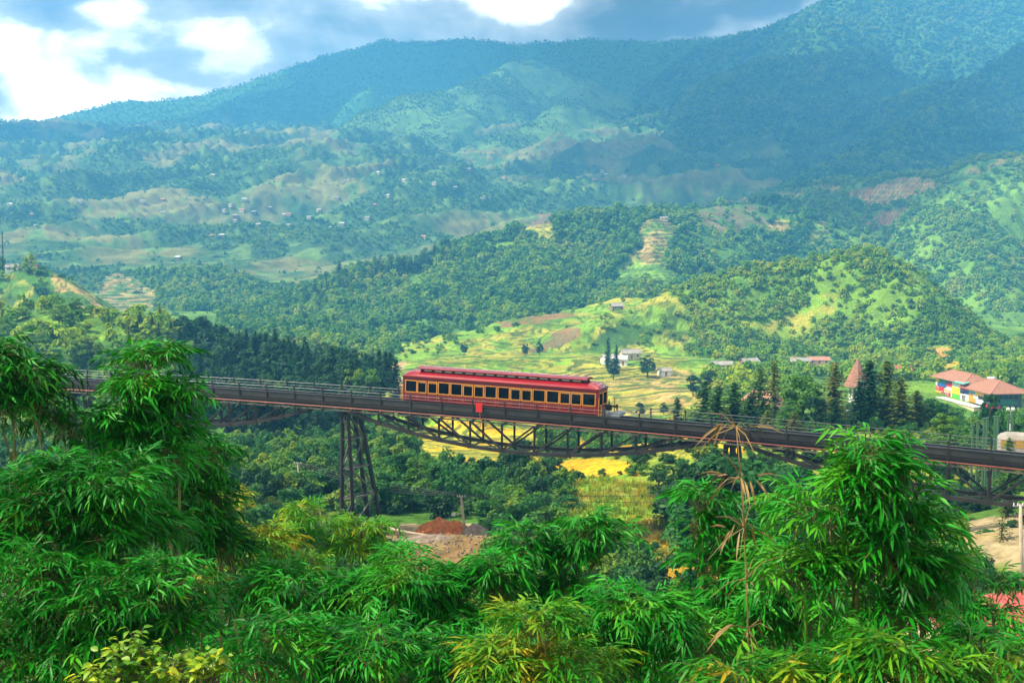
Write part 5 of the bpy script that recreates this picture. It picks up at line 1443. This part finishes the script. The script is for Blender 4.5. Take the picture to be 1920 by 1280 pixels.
T2, B2 = util_pole((563, 925), (558, 868), 160, 'thin far utility pole left of the steel tower', False, 0.13)
T3, B3 = util_pole((1916, 1075), (1913, 945), 74, 'grey concrete pole at the right edge before the pale yard', False, 0.13)
WIRE = mat_basic('wire', (0.05, 0.05, 0.05), 0.6)
def wire(a, b, sag, label, r=0.022):
    pts = [a.lerp(b, k / 24) - Vector((0, 0, sag * 4 * (k / 24) * (1 - k / 24))) for k in range(25)]
    o = MB().tube(pts, r, 4).build('power_line', WIRE); setp(o, label, 'power line', 'power lines below the viaduct')
T4 = at(1560, 935, 118)
for k, dx in enumerate((-.4, -.15, .15, .4)):
    w_ = ['lowest', 'lower middle', 'upper middle', 'highest'][k]
    wire(T2 + Vector((dx, 0, 0.1)), T1 + Vector((dx, 0, 0.12 + 0.02 * k)), 1.2 - 0.28 * k, 'power line from the far pole to the leaning pole, ' + w_ + ' of four')
    if k % 2: wire(T1 + Vector((dx, 0, 0.12)), T4 + Vector((0, 0, 0.4 * k)), 0.9 - 0.15 * k, 'power line running right from the leaning pole, ' + ('lower' if k == 1 else 'upper') + ' of two')
for k in range(2):
    o = MB().tube([B1.lerp(T1, 0.97), at(822 - 6 * k, 1010, 124)], 0.016, 4).build('guy_wire', WIRE); setp(o, 'thin stay wire slanting from the leaning pole to the ground, ' + ('right' if k == 0 else 'left') + ' of two', 'wire', 'stay wires of the leaning pole')

# building site: soil heap, rubble, lying pole, planks
def heap(name, px, py, Y, w, d, h, mat, label, cat, seed):
    c = at(px, py, Y); rng = np.random.RandomState(seed)
    nx, ny_ = 40, 26
    u, v = np.meshgrid(np.linspace(-1, 1, nx), np.linspace(-1, 1, ny_))
    x, y = c.x + u * w / 2, Y + v * d / 2
    g = land(x, y)
    e = np.clip(1 - np.sqrt(u * u + v * v), 0, 1)
    z = g - 0.12 + h * (1 - (1 - e) ** 1.8) * (0.85 + 0.22 * fbm(u * 1.8 + seed, v * 1.8, 3)) * (e > 0) + 0.12 * fbm(x * 2.5, y * 2.5, 3) * (e > 0.02)
    q = np.arange(x.size).reshape(x.shape)
    me = quad_mesh(name, np.stack([x, y, z], -1).reshape(-1, 3), np.stack([q[:-1, :-1], q[:-1, 1:], q[1:, 1:], q[1:, :-1]], -1).reshape(-1, 4), mat, True)
    return setp(link(name, me), label, cat), c
SOIL = mat_basic('red_soil', (0.50, 0.15, 0.022), 0.95, (0.26, 0.07, 0.02), 2.5, bump=1.0, bscale=9, coord='Object')
RUB = mat_basic('rubble', (0.15, 0.11, 0.085), 0.95, (0.26, 0.20, 0.16), 1.8, bump=0.9, bscale=6)
heap('soil_heap', 822, 1012, 130, 5.2, 4.6, 1.7, SOIL, 'left heap of orange-red soil beside the leaning pole', 'soil heap', 3)
heap('soil_heap', 856, 1014, 129, 3.6, 3.6, 1.45, SOIL, 'right heap of orange-red soil close to the leaning pole', 'soil heap', 5)
heap('rubble_heap', 800, 1030, 124, 6.0, 4.0, 0.6, RUB, 'low grey heap of rubble in front of the soil', 'rubble', 8)
heap('rubble_heap', 892, 1018, 128, 3.6, 3.5, 1.3, RUB, 'pale heap of rubble right of the leaning pole', 'rubble', 9)
rm2 = MB(); rr_ = random.Random(3)
for k in range(320):
    px, py, Y = rr_.uniform(740, 930), 1020, rr_.uniform(116, 129)
    c = at(px, py, Y); s = rr_.uniform(0.05, 0.22)
    rm2.box((c.x, Y, ground(c.x, Y) + s * 0.3), (s * rr_.uniform(.7, 1.5), s, s * .7), M=Euler((rr_.random() * 3, rr_.random() * 3, rr_.random() * 3)).to_matrix())
setp(rm2.build('rubble', RUB), 'broken stones strewn over the building site', 'rubble', kind='stuff')
a, b = at(732, 992, 126), at(870, 1016, 124)
o = empty('lying_pole', a, label='long concrete pole lying across the building site', category='pole')
MB().tube([Vector(), b - a], [0.13, 0.17], 8).build('shaft', CP_, o)
for f in (0.12, 0.5, 0.9):
    q = (b - a) * f; gq = ground(a.x + q.x, a.y + q.y) - a.z
    MB().box((q.x, q.y, (q.z - 0.15 + gq) / 2), (0.5, 0.5, max(0.2, q.z - 0.15 - gq))).build('trestle', WALL_T, o)
o = empty('plank', at(722, 985, 128), label='pale plank lying at the left end of the building site', category='plank')
MB().bar((0, 0, 0), at(765, 1000, 126) - at(722, 985, 128), 0.3, 0.08).build('board', WALL_C, o)
MB().box((0.4, 0, -0.5), (0.2, 0.2, 0.9)).build('stake', WALL_T, o)

# mast on the terraced hill
mp = hit(9, 512); mt_ = at(3, 434, mp.y)
t = empty('radio_mast', mp, label='slim grey lattice mast on the hill at the left edge', category='mast')
hm = mt_.z - mp.z
for k in range(3):
    a = 2.1 * k
    MB().tube([(math.cos(a) * 0.7, math.sin(a) * 0.7, -1), (math.cos(a) * 0.18, math.sin(a) * 0.18, hm)], 0.11, 5).build('leg', STEEL, t)
for i in range(9):
    z0, z1 = hm * i / 9, hm * (i + 1) / 9; r0, r1 = 0.7 - 0.52 * i / 9, 0.7 - 0.52 * (i + 1) / 9
    m = MB()
    for k in range(3):
        a, b = 2.1 * k, 2.1 * (k + 1)
        m.bar((math.cos(a) * r0, math.sin(a) * r0, z0), (math.cos(b) * r1, math.sin(b) * r1, z1), 0.07, 0.07)
    m.build('brace', STEEL, t)
MB().bar((-1.0, 0, hm * 0.72), (1.0, 0, hm * 0.72), 0.1, 0.1).build('aerial', STEEL, t)

# house under the red tiled roof at the lower right
def near_house():
    c = at(1890, 1110, 46); g = ground(c.x, 46)
    zr_ = c.z - g
    t = empty('red_roofed_house', (c.x, 46, g), R(14), label='house with a red tiled roof half hidden by the bamboo at the lower right', category='house')
    w, d, rh = 7.0, 5.6, 1.5; he = zr_ - rh
    MB().box((0, 0, he / 2 - 0.5), (w, d, he + 1)).build('wall', WALL_C, t)
    ro = MB().add([(-w / 2 - .4, -d / 2 - .5, he - .15), (w / 2 + .4, -d / 2 - .5, he - .15), (w / 2 + .4, 0, zr_ - .05), (-w / 2 - .4, 0, zr_ - .05), (-w / 2 - .4, d / 2 + .5, he - .15), (w / 2 + .4, d / 2 + .5, he - .15)], [(0, 1, 2, 3), (3, 2, 5, 4)]).build('roof', ROOF_RED, t)
    tl = MB()
    n = 12
    tv = mat_basic('roof_tile', (0.48, 0.10, 0.09), 0.7, (0.32, 0.055, 0.05), 3.0)
    me = MB().box((0, 0, 0), (0.36, 0.44, 0.05)).tube([(0.16, -0.22, 0.02), (0.16, 0.22, 0.02)], 0.05, 6).mesh('tile', tv)
    sl_ = math.atan2(rh, d / 2 + .5)
    k = 0
    for i in range(8):
        for j in range(int((w + .8) / 0.37)):
            f = (i + 0.5) / 8
            y = -(d / 2 + .5) * (1 - f); z = he - .15 + (rh + .1) * f + 0.05
            link('tile', me, ro, (-w / 2 - .25 + j * 0.37, y, z), (sl_ + R(3), 0, 0))
    for s in (-1, 1): MB().add([(s * w / 2, -d / 2, he - .2), (s * w / 2, d / 2, he - .2), (s * w / 2, 0, zr_ - .25)], [(0, 1, 2)]).build('gable', WALL_C, t)
    for x in (-2.2, 0, 2.2):
        wi = MB().box((x, -d / 2 - .02, he * .55), (1.1, .08, 1.2)).build('window', WALL_W, t)
        MB().box((x, -d / 2 - .06, he * .55), (.9, .06, 1.0)).build('pane', DARKG, wi)
near_house()
# ------------------------------------------------------------------ the bamboo in front
BAM = mat_leaf('bamboo_leaf', [(0.18, (0.003, 0.085, 0.006)), (0.42, (0.005, 0.150, 0.006)), (0.62, (0.012, 0.225, 0.007)), (0.82, (0.065, 0.285, 0.010)), (0.97, (0.34, 0.30, 0.02))], 0.14, 0.42, 1.6, 0.14, 0.42)
BAM_Y = mat_leaf('bamboo_leaf_yellowing', [(0.18, (0.008, 0.140, 0.008)), (0.45, (0.034, 0.230, 0.010)), (0.68, (0.130, 0.300, 0.012)), (0.92, (0.42, 0.27, 0.02))], 0.26, 0.45, 1.8, 0.12, 0.5)
CULM = mat_basic('bamboo_culm', (0.10, 0.17, 0.03), 0.45, (0.26, 0.24, 0.06), 2.5)
TWIG = mat_basic('bamboo_twig', (0.060, 0.115, 0.020), 0.6, (0.20, 0.17, 0.045), 1.2)
STRAW = mat_basic('dry_bamboo', (0.26, 0.17, 0.055), 0.6, (0.12, 0.075, 0.03), 4.0)

def leaf_blade(base, d, up, L, w, curl):
    """a pointed blade, folded along its rib and bending down: 10 verts, 8 faces (tris and quads as quads)"""
    d = d / np.linalg.norm(d)
    s = np.cross(d, up); s = s / (np.linalg.norm(s) + 1e-9); n = np.cross(s, d)
    V = []
    for t, ww in ((0.0, 0.10), (0.22, 0.85), (0.55, 0.92), (1.0, 0.02)):
        c = base + d * (L * t) - np.array([0, 0, 1]) * (curl * L * t * t)
        V += [c - s * (w * ww * 0.5) + n * (w * 0.16 * ww), c, c + s * (w * ww * 0.5) + n * (w * 0.16 * ww)]
    F = []
    for i in range(3):
        a = 3 * i
        F += [(a, a + 1, a + 4, a + 3), (a + 1, a + 2, a + 5, a + 4)]
    return V, F
def spray(seed, nleaf, mats, Lm=0.165, tw=0.36):
    rng = np.random.RandomState(seed); V, F, M = [], [], []
    def tw_p(t): return np.array([tw * t * (1 - 0.18 * t), 0.06 * math.sin(3 * t + seed), 0.10 * t - 0.34 * tw * t * t * 1.6])
    # twig as a thin three-sided rod that also reaches back into the plant
    pts = [np.array([-0.22, 0.0, -0.06])] + [tw_p(t) for t in (0.0, 0.35, 0.7, 1.0)]
    for i, p in enumerate(pts):
        r = 0.0045 * (1 - 0.15 * i)
        for k in range(3): V.append(p + np.array([0, math.cos(2.1 * k) * r, math.sin(2.1 * k) * r]))
    for i in range(len(pts) - 1):
        for k in range(3):
            a, b = 3 * i + k, 3 * i + (k + 1) % 3
            F.append((a, b, b + 3, a + 3)); M.append(1)
    for k in range(nleaf):
        t = 0.12 + 0.88 * k / (nleaf - 1)
        b = tw_p(t); tg = tw_p(min(1, t + 0.05)) - tw_p(t - 0.05); tg /= np.linalg.norm(tg)
        side = 1 if k % 2 else -1
        a = side * R(rng.uniform(15, 80)) * (0.35 if k == nleaf - 1 else 1)
        d = np.array([tg[0] * math.cos(a) - tg[1] * math.sin(a), tg[0] * math.sin(a) + tg[1] * math.cos(a), tg[2] * 0.6 - rng.uniform(-0.25, 0.80)])
        L = Lm * rng.uniform(0.72, 1.22)
        v, f = leaf_blade(b, d, np.array([rng.normal() * 0.3, rng.normal() * 0.3, 1.0]), L, L * rng.uniform(0.16, 0.22), rng.uniform(0.08, 0.40))
        o = len(V); V += v; F += [tuple(i + o for i in q) for q in f]; M += [0] * len(f)
    return np.array(V), np.array(F), np.array(M, np.int32)
SPRAYS = [spray(700 + i, 8 + i % 4, None) for i in range(9)]
def spray_mesh(k, leafmat):
    V, F, M = SPRAYS[k]
    me = quad_mesh('leaf_spray', V, F, leafmat); me.materials.append(TWIG)
    me.polygons.foreach_set('material_index', M); return me
SPM = {id(m): [spray_mesh(k, m) for k in range(len(SPRAYS))] for m in (BAM, BAM_Y)}

def bamboo(name, label, Y, blobs, mat=BAM, k=7.0, size=1.0, seed=1, singles=150, lean=0.0, group='bamboo plants in front'):
    rng = np.random.RandomState(seed)
    C3 = [at(b[0], b[1], Y + (b[4] if len(b) > 4 else 0)) for b in blobs]
    cx = sum(c.x for c in C3) / len(C3)
    root = Vector((cx + lean, Y + 0.5, 0)); root.z = ground(root.x, root.y)
    t = empty(name, root, label=label, category='bamboo', group=group)
    inv = -root
    pos, rot, scl, kind, front = [], [], [], [], []
    br = MB()
    for b, c in zip(blobs, C3):
        sc = c.y / FPX; rx, rz = max(22, b[2] - 18) * sc, max(14, b[3] - 10) * sc; ry = b[2] * sc * 0.8
        N = int(k * math.pi * b[2] * b[3] / 800.0 * (c.y / 12.0) ** 0.9)
        # the plume is a bunch of smaller heads with hollows between them
        K = max(4, int(b[2] * b[3] / 700.0))
        hd = rnd_dirs(rng, K); hd[:, 2] = np.where(hd[:, 2] < -0.25, -hd[:, 2], hd[:, 2])
        hc = np.array(c) + hd * np.array([rx, ry, rz]) * (0.45 + 0.55 * rng.rand(K, 1))
        pick = rng.randint(0, K, N)
        hr_ = np.clip(min(rx, rz) * rng.uniform(0.42, 0.80, K), 0.10, 0.42)
        d0 = rnd_dirs(rng, N); d0[:, 2] = np.where((d0[:, 2] < -0.1) & (rng.rand(N) < 0.75), -d0[:, 2], d0[:, 2])
        p = hc[pick] + d0 * hr_[pick][:, None] * (0.35 + 0.75 * rng.rand(N, 1) ** 0.6)
        rr = np.full(N, 1.0)
        d = 0.6 * d0 + 0.6 * hd[pick]; d /= np.linalg.norm(d, axis=1, keepdims=True)
        az = np.arctan2(d[:, 1] + rng.normal(size=N) * 0.55, d[:, 0] + rng.normal(size=N) * 0.55)
        tilt_ = -0.75 * d[:, 2] + rng.normal(size=N) * 0.22 + 0.05           # the upper sprays rise first
        pos.append(p); rot.append(np.stack([rng.normal(size=N) * 0.3, tilt_, az], 1)); scl.append(size * rng.uniform(0.75, 1.3, N)); kind.append(rng.randint(0, len(SPRAYS), N))
        front.append(rr * (-d[:, 1] * 0.8 + d[:, 2] * 0.4) + 0.2 * rng.rand(N))
        # stem to the head of this plume, and branches inside it
        top = c + Vector((0, 0, rz * 0.75))
        r0 = root + Vector((rng.normal() * 0.35, rng.normal() * 0.3 + 0.2, 0))
        mid = r0.lerp(top, 0.55); mid.z += 0.25 * (top.z - r0.z) * 0.5; mid.x = r0.x + (top.x - r0.x) * 0.30
        m2 = r0.lerp(top, 0.85); m2.x = r0.x + (top.x - r0.x) * 0.72; m2.z = top.z - (top.z - mid.z) * 0.28
        o = MB().tube([r0, r0.lerp(mid, 0.5), mid, m2, top], [0.030, 0.027, 0.022, 0.012, 0.004], 6).build('culm', CULM, t, True)
        o.location = inv
        for q in range(10):
            e = c + Vector(tuple(rnd_dirs(rng, 1)[0] * np.array([rx, ry, rz]) * 0.85))
            s_ = m2.lerp(top, rng.rand()); md = s_.lerp(e, 0.5) + Vector((0, 0, 0.08))
            br.tube([s_, md, e], [0.007, 0.005, 0.002], 3, cap=False)
    o = br.build('branches', TWIG, t); o.location = inv; setp(o, kind='stuff')
    pos, rot, scl, kind, front = (np.concatenate(a) for a in (pos, rot, scl, kind, front))
    qx, qy = project(pos[:, 0], pos[:, 1], pos[:, 2])
    inside = (qx > 0) & (qx < 1920) & (qy < 1290) & (qy > 0)
    od = np.argsort(-(front + 10 * inside))
    ns = min(singles, int(inside.sum()))
    ms = SPM[id(mat)]
    for i in od[:ns]:
        o = bpy.data.objects.new('leaf_spray', ms[kind[i]]); COL.objects.link(o); o.parent = t
        o.location = Vector(pos[i]) + inv; o.rotation_euler = rot[i]; o.scale = (scl[i],) * 3
    Vs, Fs, Ms, off = [], [], [], 0
    for i in od[ns:]:
        V, F, M = SPRAYS[kind[i]]
        Mx = np.array(Euler(rot[i]).to_matrix())
        Vs.append((V * scl[i]) @ Mx.T + pos[i] + np.array(inv)); Fs.append(F + off); Ms.append(M); off += len(V)
    if Vs:
        me = quad_mesh('foliage', np.concatenate(Vs), np.concatenate(Fs), mat); me.materials.append(TWIG)
        me.polygons.foreach_set('material_index', np.concatenate(Ms))
        setp(link('foliage', me, t), kind='stuff')
    return len(pos)
PLANTS = [
 ('tall green bamboo plume cut by the left edge', 13.0, [(10, 655, 60, 36), (50, 705, 60, 46), (30, 770, 90, 70), (-30, 710, 70, 70)], BAM, 7),
 ('green bamboo plume rising in front of the viaduct, with the round bushy head', 13.5, [(272, 680, 80, 44), (268, 740, 92, 52), (310, 800, 70, 66), (205, 790, 100, 55), (120, 800, 80, 50), (270, 850, 120, 60), (340, 740, 40, 40)], BAM, 7),
 ('wide drooping bamboo mound at the left edge below the plumes', 11.5, [(150, 890, 160, 46), (235, 915, 130, 55), (60, 945, 110, 80), (150, 1000, 190, 85), (20, 1040, 90, 90)], BAM, 7),
 ('bamboo reaching right below the left truss', 14.5, [(390, 862, 62, 42), (360, 930, 95, 70), (330, 1010, 110, 80), (415, 965, 38, 62), (425, 1040, 60, 60)], BAM, 7),
 ('shaded bamboo in the lower left corner', 10.5, [(60, 1120, 130, 90), (200, 1120, 140, 80), (60, 1230, 140, 90), (320, 1100, 100, 70), (180, 1230, 110, 70), (150, 1170, 150, 60), (350, 1170, 80, 55)], BAM, 6),
 ('yellowing bamboo left of the steel tower foot', 17.0, [(505, 1002, 85, 42), (455, 1055, 80, 50), (440, 945, 44, 44), (540, 1050, 80, 40)], BAM_Y, 7),
 ('light green bamboo in front of the steel tower foot', 19.0, [(600, 945, 75, 30), (680, 968, 62, 32), (570, 1000, 80, 45), (660, 1010, 80, 40)], BAM_Y, 8),
 ('rounded bamboo mound below the steel tower', 13.0, [(560, 1088, 125, 45), (640, 1125, 110, 55), (490, 1115, 80, 50), (700, 1080, 60, 45)], BAM, 7),
 ('large bamboo mound below the red soil heap', 12.5, [(770, 1065, 100, 42), (735, 1110, 110, 55), (860, 1098, 105, 50), (830, 1150, 130, 65), (930, 1080, 60, 60)], BAM, 7),
 ('shaded bamboo along the lower edge near the yellow bush', 10.0, [(700, 1220, 120, 65), (850, 1240, 120, 65), (475, 1248, 100, 40), (600, 1270, 90, 40), (540, 1195, 100, 50)], BAM, 6.5),
 ('bamboo plume bending right over the grassy bank', 13.5, [(1095, 975, 66, 32), (1150, 985, 42, 26), (1055, 1040, 60, 62), (1070, 1105, 62, 55), (975, 1020, 52, 52), (945, 1090, 70, 60)], BAM, 7),
 ('thin-leaved yellow-green bamboo at the bottom middle', 9.5, [(1010, 1175, 95, 42), (960, 1240, 110, 55), (1070, 1245, 120, 55)], BAM_Y, 6.5),
 ('broad bamboo mound below the grassy bank', 10.5, [(1180, 1130, 110, 42), (1260, 1148, 110, 48), (1150, 1205, 130, 60), (1285, 1225, 140, 65)], BAM, 7),
 ('bamboo tuft around the dead stem', 12.0, [(1318, 925, 62, 28), (1300, 965, 45, 34), (1365, 1000, 72, 42), (1350, 1075, 85, 55), (1390, 1145, 95, 60), (1445, 1015, 60, 50), (1330, 1140, 70, 50)], BAM, 7),
 ('tallest bamboo on the right, standing in front of the viaduct', 8.8, [(1610, 842, 62, 36), (1640, 900, 105, 52), (1690, 890, 40, 48), (1555, 975, 80, 52), (1685, 985, 120, 62), (1640, 1075, 140, 75), (1650, 1150, 120, 55), (1750, 1060, 50, 55), (1500, 1075, 70, 60)], BAM, 6),
 ('bamboo between the dead stem and the tallest bamboo', 11.0, [(1500, 935, 52, 42), (1525, 1155, 100, 62), (1440, 1180, 80, 60), (1470, 1080, 70, 60)], BAM, 7),
 ('fine-leaved bamboo along the bottom right edge', 8.0, [(1700, 1225, 130, 48), (1865, 1235, 110, 55), (1560, 1262, 110, 45), (1400, 1265, 100, 42)], BAM_Y, 6),
 ('bamboo slope above the red tiled roof', 16.0, [(1825, 1050, 62, 42), (1870, 1085, 50, 26), (1780, 1120, 60, 40), (1845, 1130, 60, 30)], BAM, 7),
]
tot = 0
for i, (lab, Y, blobs, mt, k) in enumerate(PLANTS):
    dn_ = 26 if 12 <= Y < 20 and blobs[0][0] > 430 else 22 if Y < 12 else 14
    blobs = [(b[0], b[1] + dn_) + tuple(b[2:]) for b in blobs]
    tot += bamboo('bamboo', lab, Y, blobs, mt, k, seed=800 + i, size=0.70 if Y > 11.2 else 0.63 if Y > 9.2 else 0.66)
print('SPRAYS', tot)
# the thicket behind and below, which shows only as a dark mass between the plants
fill = []
for i in range(30):
    fill.append((-20 + i * 68, 1225 + 45 * math.sin(i * 1.9), 95, 85, 0.6 * math.sin(i * 2.7)))
for i in range(30):
    fill.append((-20 + i * 68, 1290 + 30 * math.sin(i * 2.3), 95, 70, -1.2 + 0.6 * math.sin(i * 1.1)))
fill = [f for f in fill if not (1830 < f[0] and f[1] < 1230) and not (1120 < f[0] < 1360 and f[1] < 1240)]
bamboo('bamboo_thicket', 'dark bamboo thicket filling the gaps behind the plants in front', 17.0, fill, BAM, 1.0, seed=899, singles=0, size=1.15, group='bamboo thicket')

# the dead bamboo stem
Yd = 8.6
pts = [at(1405, 1290, Yd), at(1402, 1150, Yd), at(1396, 1000, Yd), at(1388, 880, Yd), at(1380, 800, Yd)]
base = pts[0].copy(); base.z = ground(base.x, base.y)
dead = empty('dead_bamboo', base, label='dead straw-coloured bamboo stem with dry twigs in front of the rails', category='bamboo')
path = [base] + pts
cul = MB()
nseg = 26; P_ = []
def along(f):
    L_ = [0.0]
    for a, b in zip(path[:-1], path[1:]): L_.append(L_[-1] + (b - a).length)
    d = f * L_[-1]
    for i in range(len(path) - 1):
        if d <= L_[i + 1] or i == len(path) - 2: return path[i].lerp(path[i + 1], (d - L_[i]) / (L_[i + 1] - L_[i]))
for i in range(nseg + 1):
    f = i / nseg; p = along(f); r = 0.015 * (1 - 0.72 * f)
    P_ += [(p, r)]
    if i < nseg: P_ += [(along(f + 0.006), r * 1.35), (along(f + 0.012), r)]
cul.tube([p for p, r in P_], [r for p, r in P_], 7)
o = cul.build('culm', STRAW, dead, True); o.location = -base
drng = np.random.RandomState(77)
for i in range(nseg + 1):
    f = i / nseg
    if f < 0.50: continue
    p = along(f); top = f > 0.90
    m = MB()
    for q in range(12 if top else 5):
        a = drng.rand() * 6.28; L_ = drng.uniform(0.08, 0.30)
        e = p + Vector((math.cos(a) * L_, math.sin(a) * L_, drng.uniform(-0.28, 0.22)))
        m.tube([p, p.lerp(e, 0.5) + Vector((0, 0, 0.04)), e], [0.004, 0.003, 0.001], 4, cap=False)
    o = m.build('dry_twigs', STRAW, dead); o.location = -base
    for q in range(12 if top else 5):
        a = drng.rand() * 6.28
        V, F = leaf_blade(np.array(p) + np.array([math.cos(a), math.sin(a), 0]) * 0.13, np.array([math.cos(a) * 0.6, math.sin(a) * 0.6, drng.uniform(-1.0, 0.4)]), np.array([drng.normal(), drng.normal(), 0.5]), drng.uniform(0.10, 0.24), 0.020, 0.4)
        o = link('dry_leaf', quad_mesh('dry_leaf', V, F, STRAW), dead); o.location = -base

# the yellow leafy shrub at the bottom left
YL = mat_leaf('yellow_leaf', [(0.25, (0.07, 0.25, 0.012)), (0.48, (0.24, 0.40, 0.014)), (0.75, (0.50, 0.52, 0.02))], 0.4, 0.45, 2.2, 0.35, 0.5)
def yellow_shrub():
    Y = 8.4; rng = np.random.RandomState(55)
    c = at(268, 1232, Y); root = Vector((c.x, Y + 0.1, ground(c.x, Y)))
    t = empty('yellow_shrub', root, label='shrub with broad yellow-green leaves at the bottom edge', category='shrub')
    blobs = [(250, 1205, 50, 32), (290, 1225, 70, 32), (230, 1250, 80, 40), (340, 1240, 60, 26), (390, 1225, 40, 16), (300, 1270, 110, 40), (190, 1260, 50, 30)]
    st = MB(); LV, LF, n = [], [], 0
    one = []
    for bx_, by_, rx, ry in blobs:
        cc = at(bx_, by_, Y); sc = Y / FPX
        for q in range(14):
            e = cc + Vector(tuple(rnd_dirs(rng, 1)[0] * np.array([rx, rx * 0.8, ry]) * sc))
            b0 = cc + Vector((rng.normal() * 0.05, 0.05, -0.25))
            st.tube([b0, b0.lerp(e, 0.5) + Vector((0, 0, 0.03)), e], [0.005, 0.004, 0.002], 4, cap=False)
            for u in range(8):
                p = np.array(b0.lerp(e, 0.45 + 0.55 * u / 7)); a = rng.rand() * 6.28
                d = np.array([math.cos(a), math.sin(a), rng.uniform(-0.4, 0.5)])
                L_ = rng.uniform(0.055, 0.095)
                V, F = leaf_blade(p, d, np.array([rng.normal() * 0.4, rng.normal() * 0.4, 1]), L_, L_ * 0.55, 0.25)
                if len(one) < 200 and u >= 5 and e.y < cc.y: one.append((V, F))
                else: LV += V; LF += [tuple(i + n for i in f) for f in F]; n += len(V)
        st.tube([root, root.lerp(cc, 0.6) + Vector((0, 0, 0.3)), cc + Vector((0, 0.05, -0.25))], [0.02, 0.015, 0.006], 5)
    o = st.build('stems', BARK, t); o.location = -root; setp(o, kind='stuff')
    o = link('foliage', quad_mesh('foliage', np.array(LV), np.array(LF), YL), t); o.location = -root; setp(o, kind='stuff')
    for V, F in one:
        o = link('leaf', quad_mesh('leaf', np.array(V), np.array(F), YL), t); o.location = -root
yellow_shrub()
# ------------------------------------------------------------------ clouds over the far mountains (all above the haze)
def cloud_material():
    m = bpy.data.materials.new('cloud'); m.use_nodes = True
    nt = m.node_tree; nt.nodes.clear()
    o = nt.nodes.new('ShaderNodeOutputMaterial'); p = nt.nodes.new('ShaderNodeVolumePrincipled')
    p.inputs['Color'].default_value = (0.97, 0.97, 0.98, 1); p.inputs['Density'].default_value = 0.016; p.inputs['Anisotropy'].default_value = 0.2
    nt.links.new(p.outputs[0], o.inputs['Volume'])
    return m
M_CLOUD = cloud_material()
def cloud(x, y, rx, ry, rz, seed, label, up=0.0):
    bm = bmesh.new(); bmesh.ops.create_icosphere(bm, subdivisions=4, radius=1.0)
    V = np.array([v.co[:] for v in bm.verts])
    n = fbm(V[:, 0] * 1.6 + seed, V[:, 1] * 1.6 + V[:, 2] * 1.1, 4, 0.55, seed * 3.7, 1.0)
    n2_ = fbm(V[:, 0] * 3.1 - seed, V[:, 2] * 2.6 + V[:, 1] * 2.0, 3, 0.5, seed, 7.0)
    V = V * (1 + 0.34 * n + 0.16 * n2_)[:, None] * np.array([rx, ry, rz])
    V[:, 2] = np.where(V[:, 2] < 0, V[:, 2] * 0.45, V[:, 2])
    for v, c in zip(bm.verts, V): v.co = c
    me = bpy.data.meshes.new('cloud'); bm.to_mesh(me); bm.free(); me.materials.append(M_CLOUD)
    me.polygons.foreach_set('use_smooth', [True] * len(me.polygons))
    o = link('cloud', me, None, (x, y, 742.0 + up - float(V[:, 2].min())))
    setp(o, label, 'cloud', 'clouds over the mountains')
# each stands where its shadow falls on the mountainside that the photograph shows in shade
SHADED = [((1500, 372), 210, 'cloud over the foot of the shaded mountainside'), ((1600, 330), 240, 'cloud over the lower part of the shaded mountainside'),
          ((1720, 280), 260, 'cloud over the middle of the shaded mountainside'), ((1830, 215), 260, 'cloud over the upper part of the shaded mountainside'),
          ((1910, 150), 240, 'cloud over the top of the shaded mountainside'), ((1450, 150), 270, 'cloud over the top of the round mountain'),
          ((1440, 260), 280, 'cloud over the flank of the round mountain'), ((1330, 300), 260, 'cloud left of the one over the round mountain'),
          ((1230, 320), 240, 'cloud over the shaded slope in the middle'), ((1160, 210), 270, 'cloud over the shaded hollow below the high ridge'),
          ((1300, 110), 300, 'cloud over the right end of the high ridge'), ((1110, 110), 300, 'cloud over the middle of the high ridge'),
          ((960, 110), 280, 'cloud over the high ridge above the train'), ((820, 105), 260, 'cloud over the high ridge left of the middle'),
          ((640, 150), 300, 'cloud over the falling part of the high ridge'), ((440, 215), 300, 'cloud over the left part of the high ridge'),
          ((150, 265), 300, 'cloud over the hazy slope at the left')]
for i, ((px, py), rad, lab) in enumerate(SHADED):
    q = hit(px, py); far = q.y > 3000
    zc = 1010.0 if far else 810.0
    t = (zc - q.z) / SUN_DIR.z
    cloud(q.x + SUN_DIR.x * t, q.y + SUN_DIR.y * t, rad * 1.15, rad, 95, 3 + i * 5, lab, 210.0 if far else 0.0)
scene.cycles.volume_bounces = 2
# ------------------------------------------------------------------ haze
def make_haze():
    x, y0, y1, z0, z1 = 3500, -120, 4860, float(min(GZ.min(), gz.min())) - 1.5, 735.0
    v = [(sx * x, yy, zz) for zz in (z0, z1) for sx, yy in ((-1, y0), (1, y0), (1, y1), (-1, y1))]
    m = bpy.data.materials.new('haze'); m.use_nodes = True
    nt = m.node_tree; nt.nodes.clear()
    o = nt.nodes.new('ShaderNodeOutputMaterial'); p = nt.nodes.new('ShaderNodeVolumePrincipled')
    p.inputs['Color'].default_value = (0.12, 0.48, 1.0, 1)
    p.inputs['Density'].default_value = HAZE
    p.inputs['Anisotropy'].default_value = 0.0
    nt.links.new(p.outputs[0], o.inputs['Volume'])
    h = link('haze', mesh_from('haze', v, [(3, 2, 1, 0), (4, 5, 6, 7), (0, 1, 5, 4), (1, 2, 6, 5), (2, 3, 7, 6), (3, 0, 4, 7)], m))
    setp(h, 'blue haze that fills the whole valley', 'haze', kind='stuff')
HAZE = 2.5e-4
make_haze()
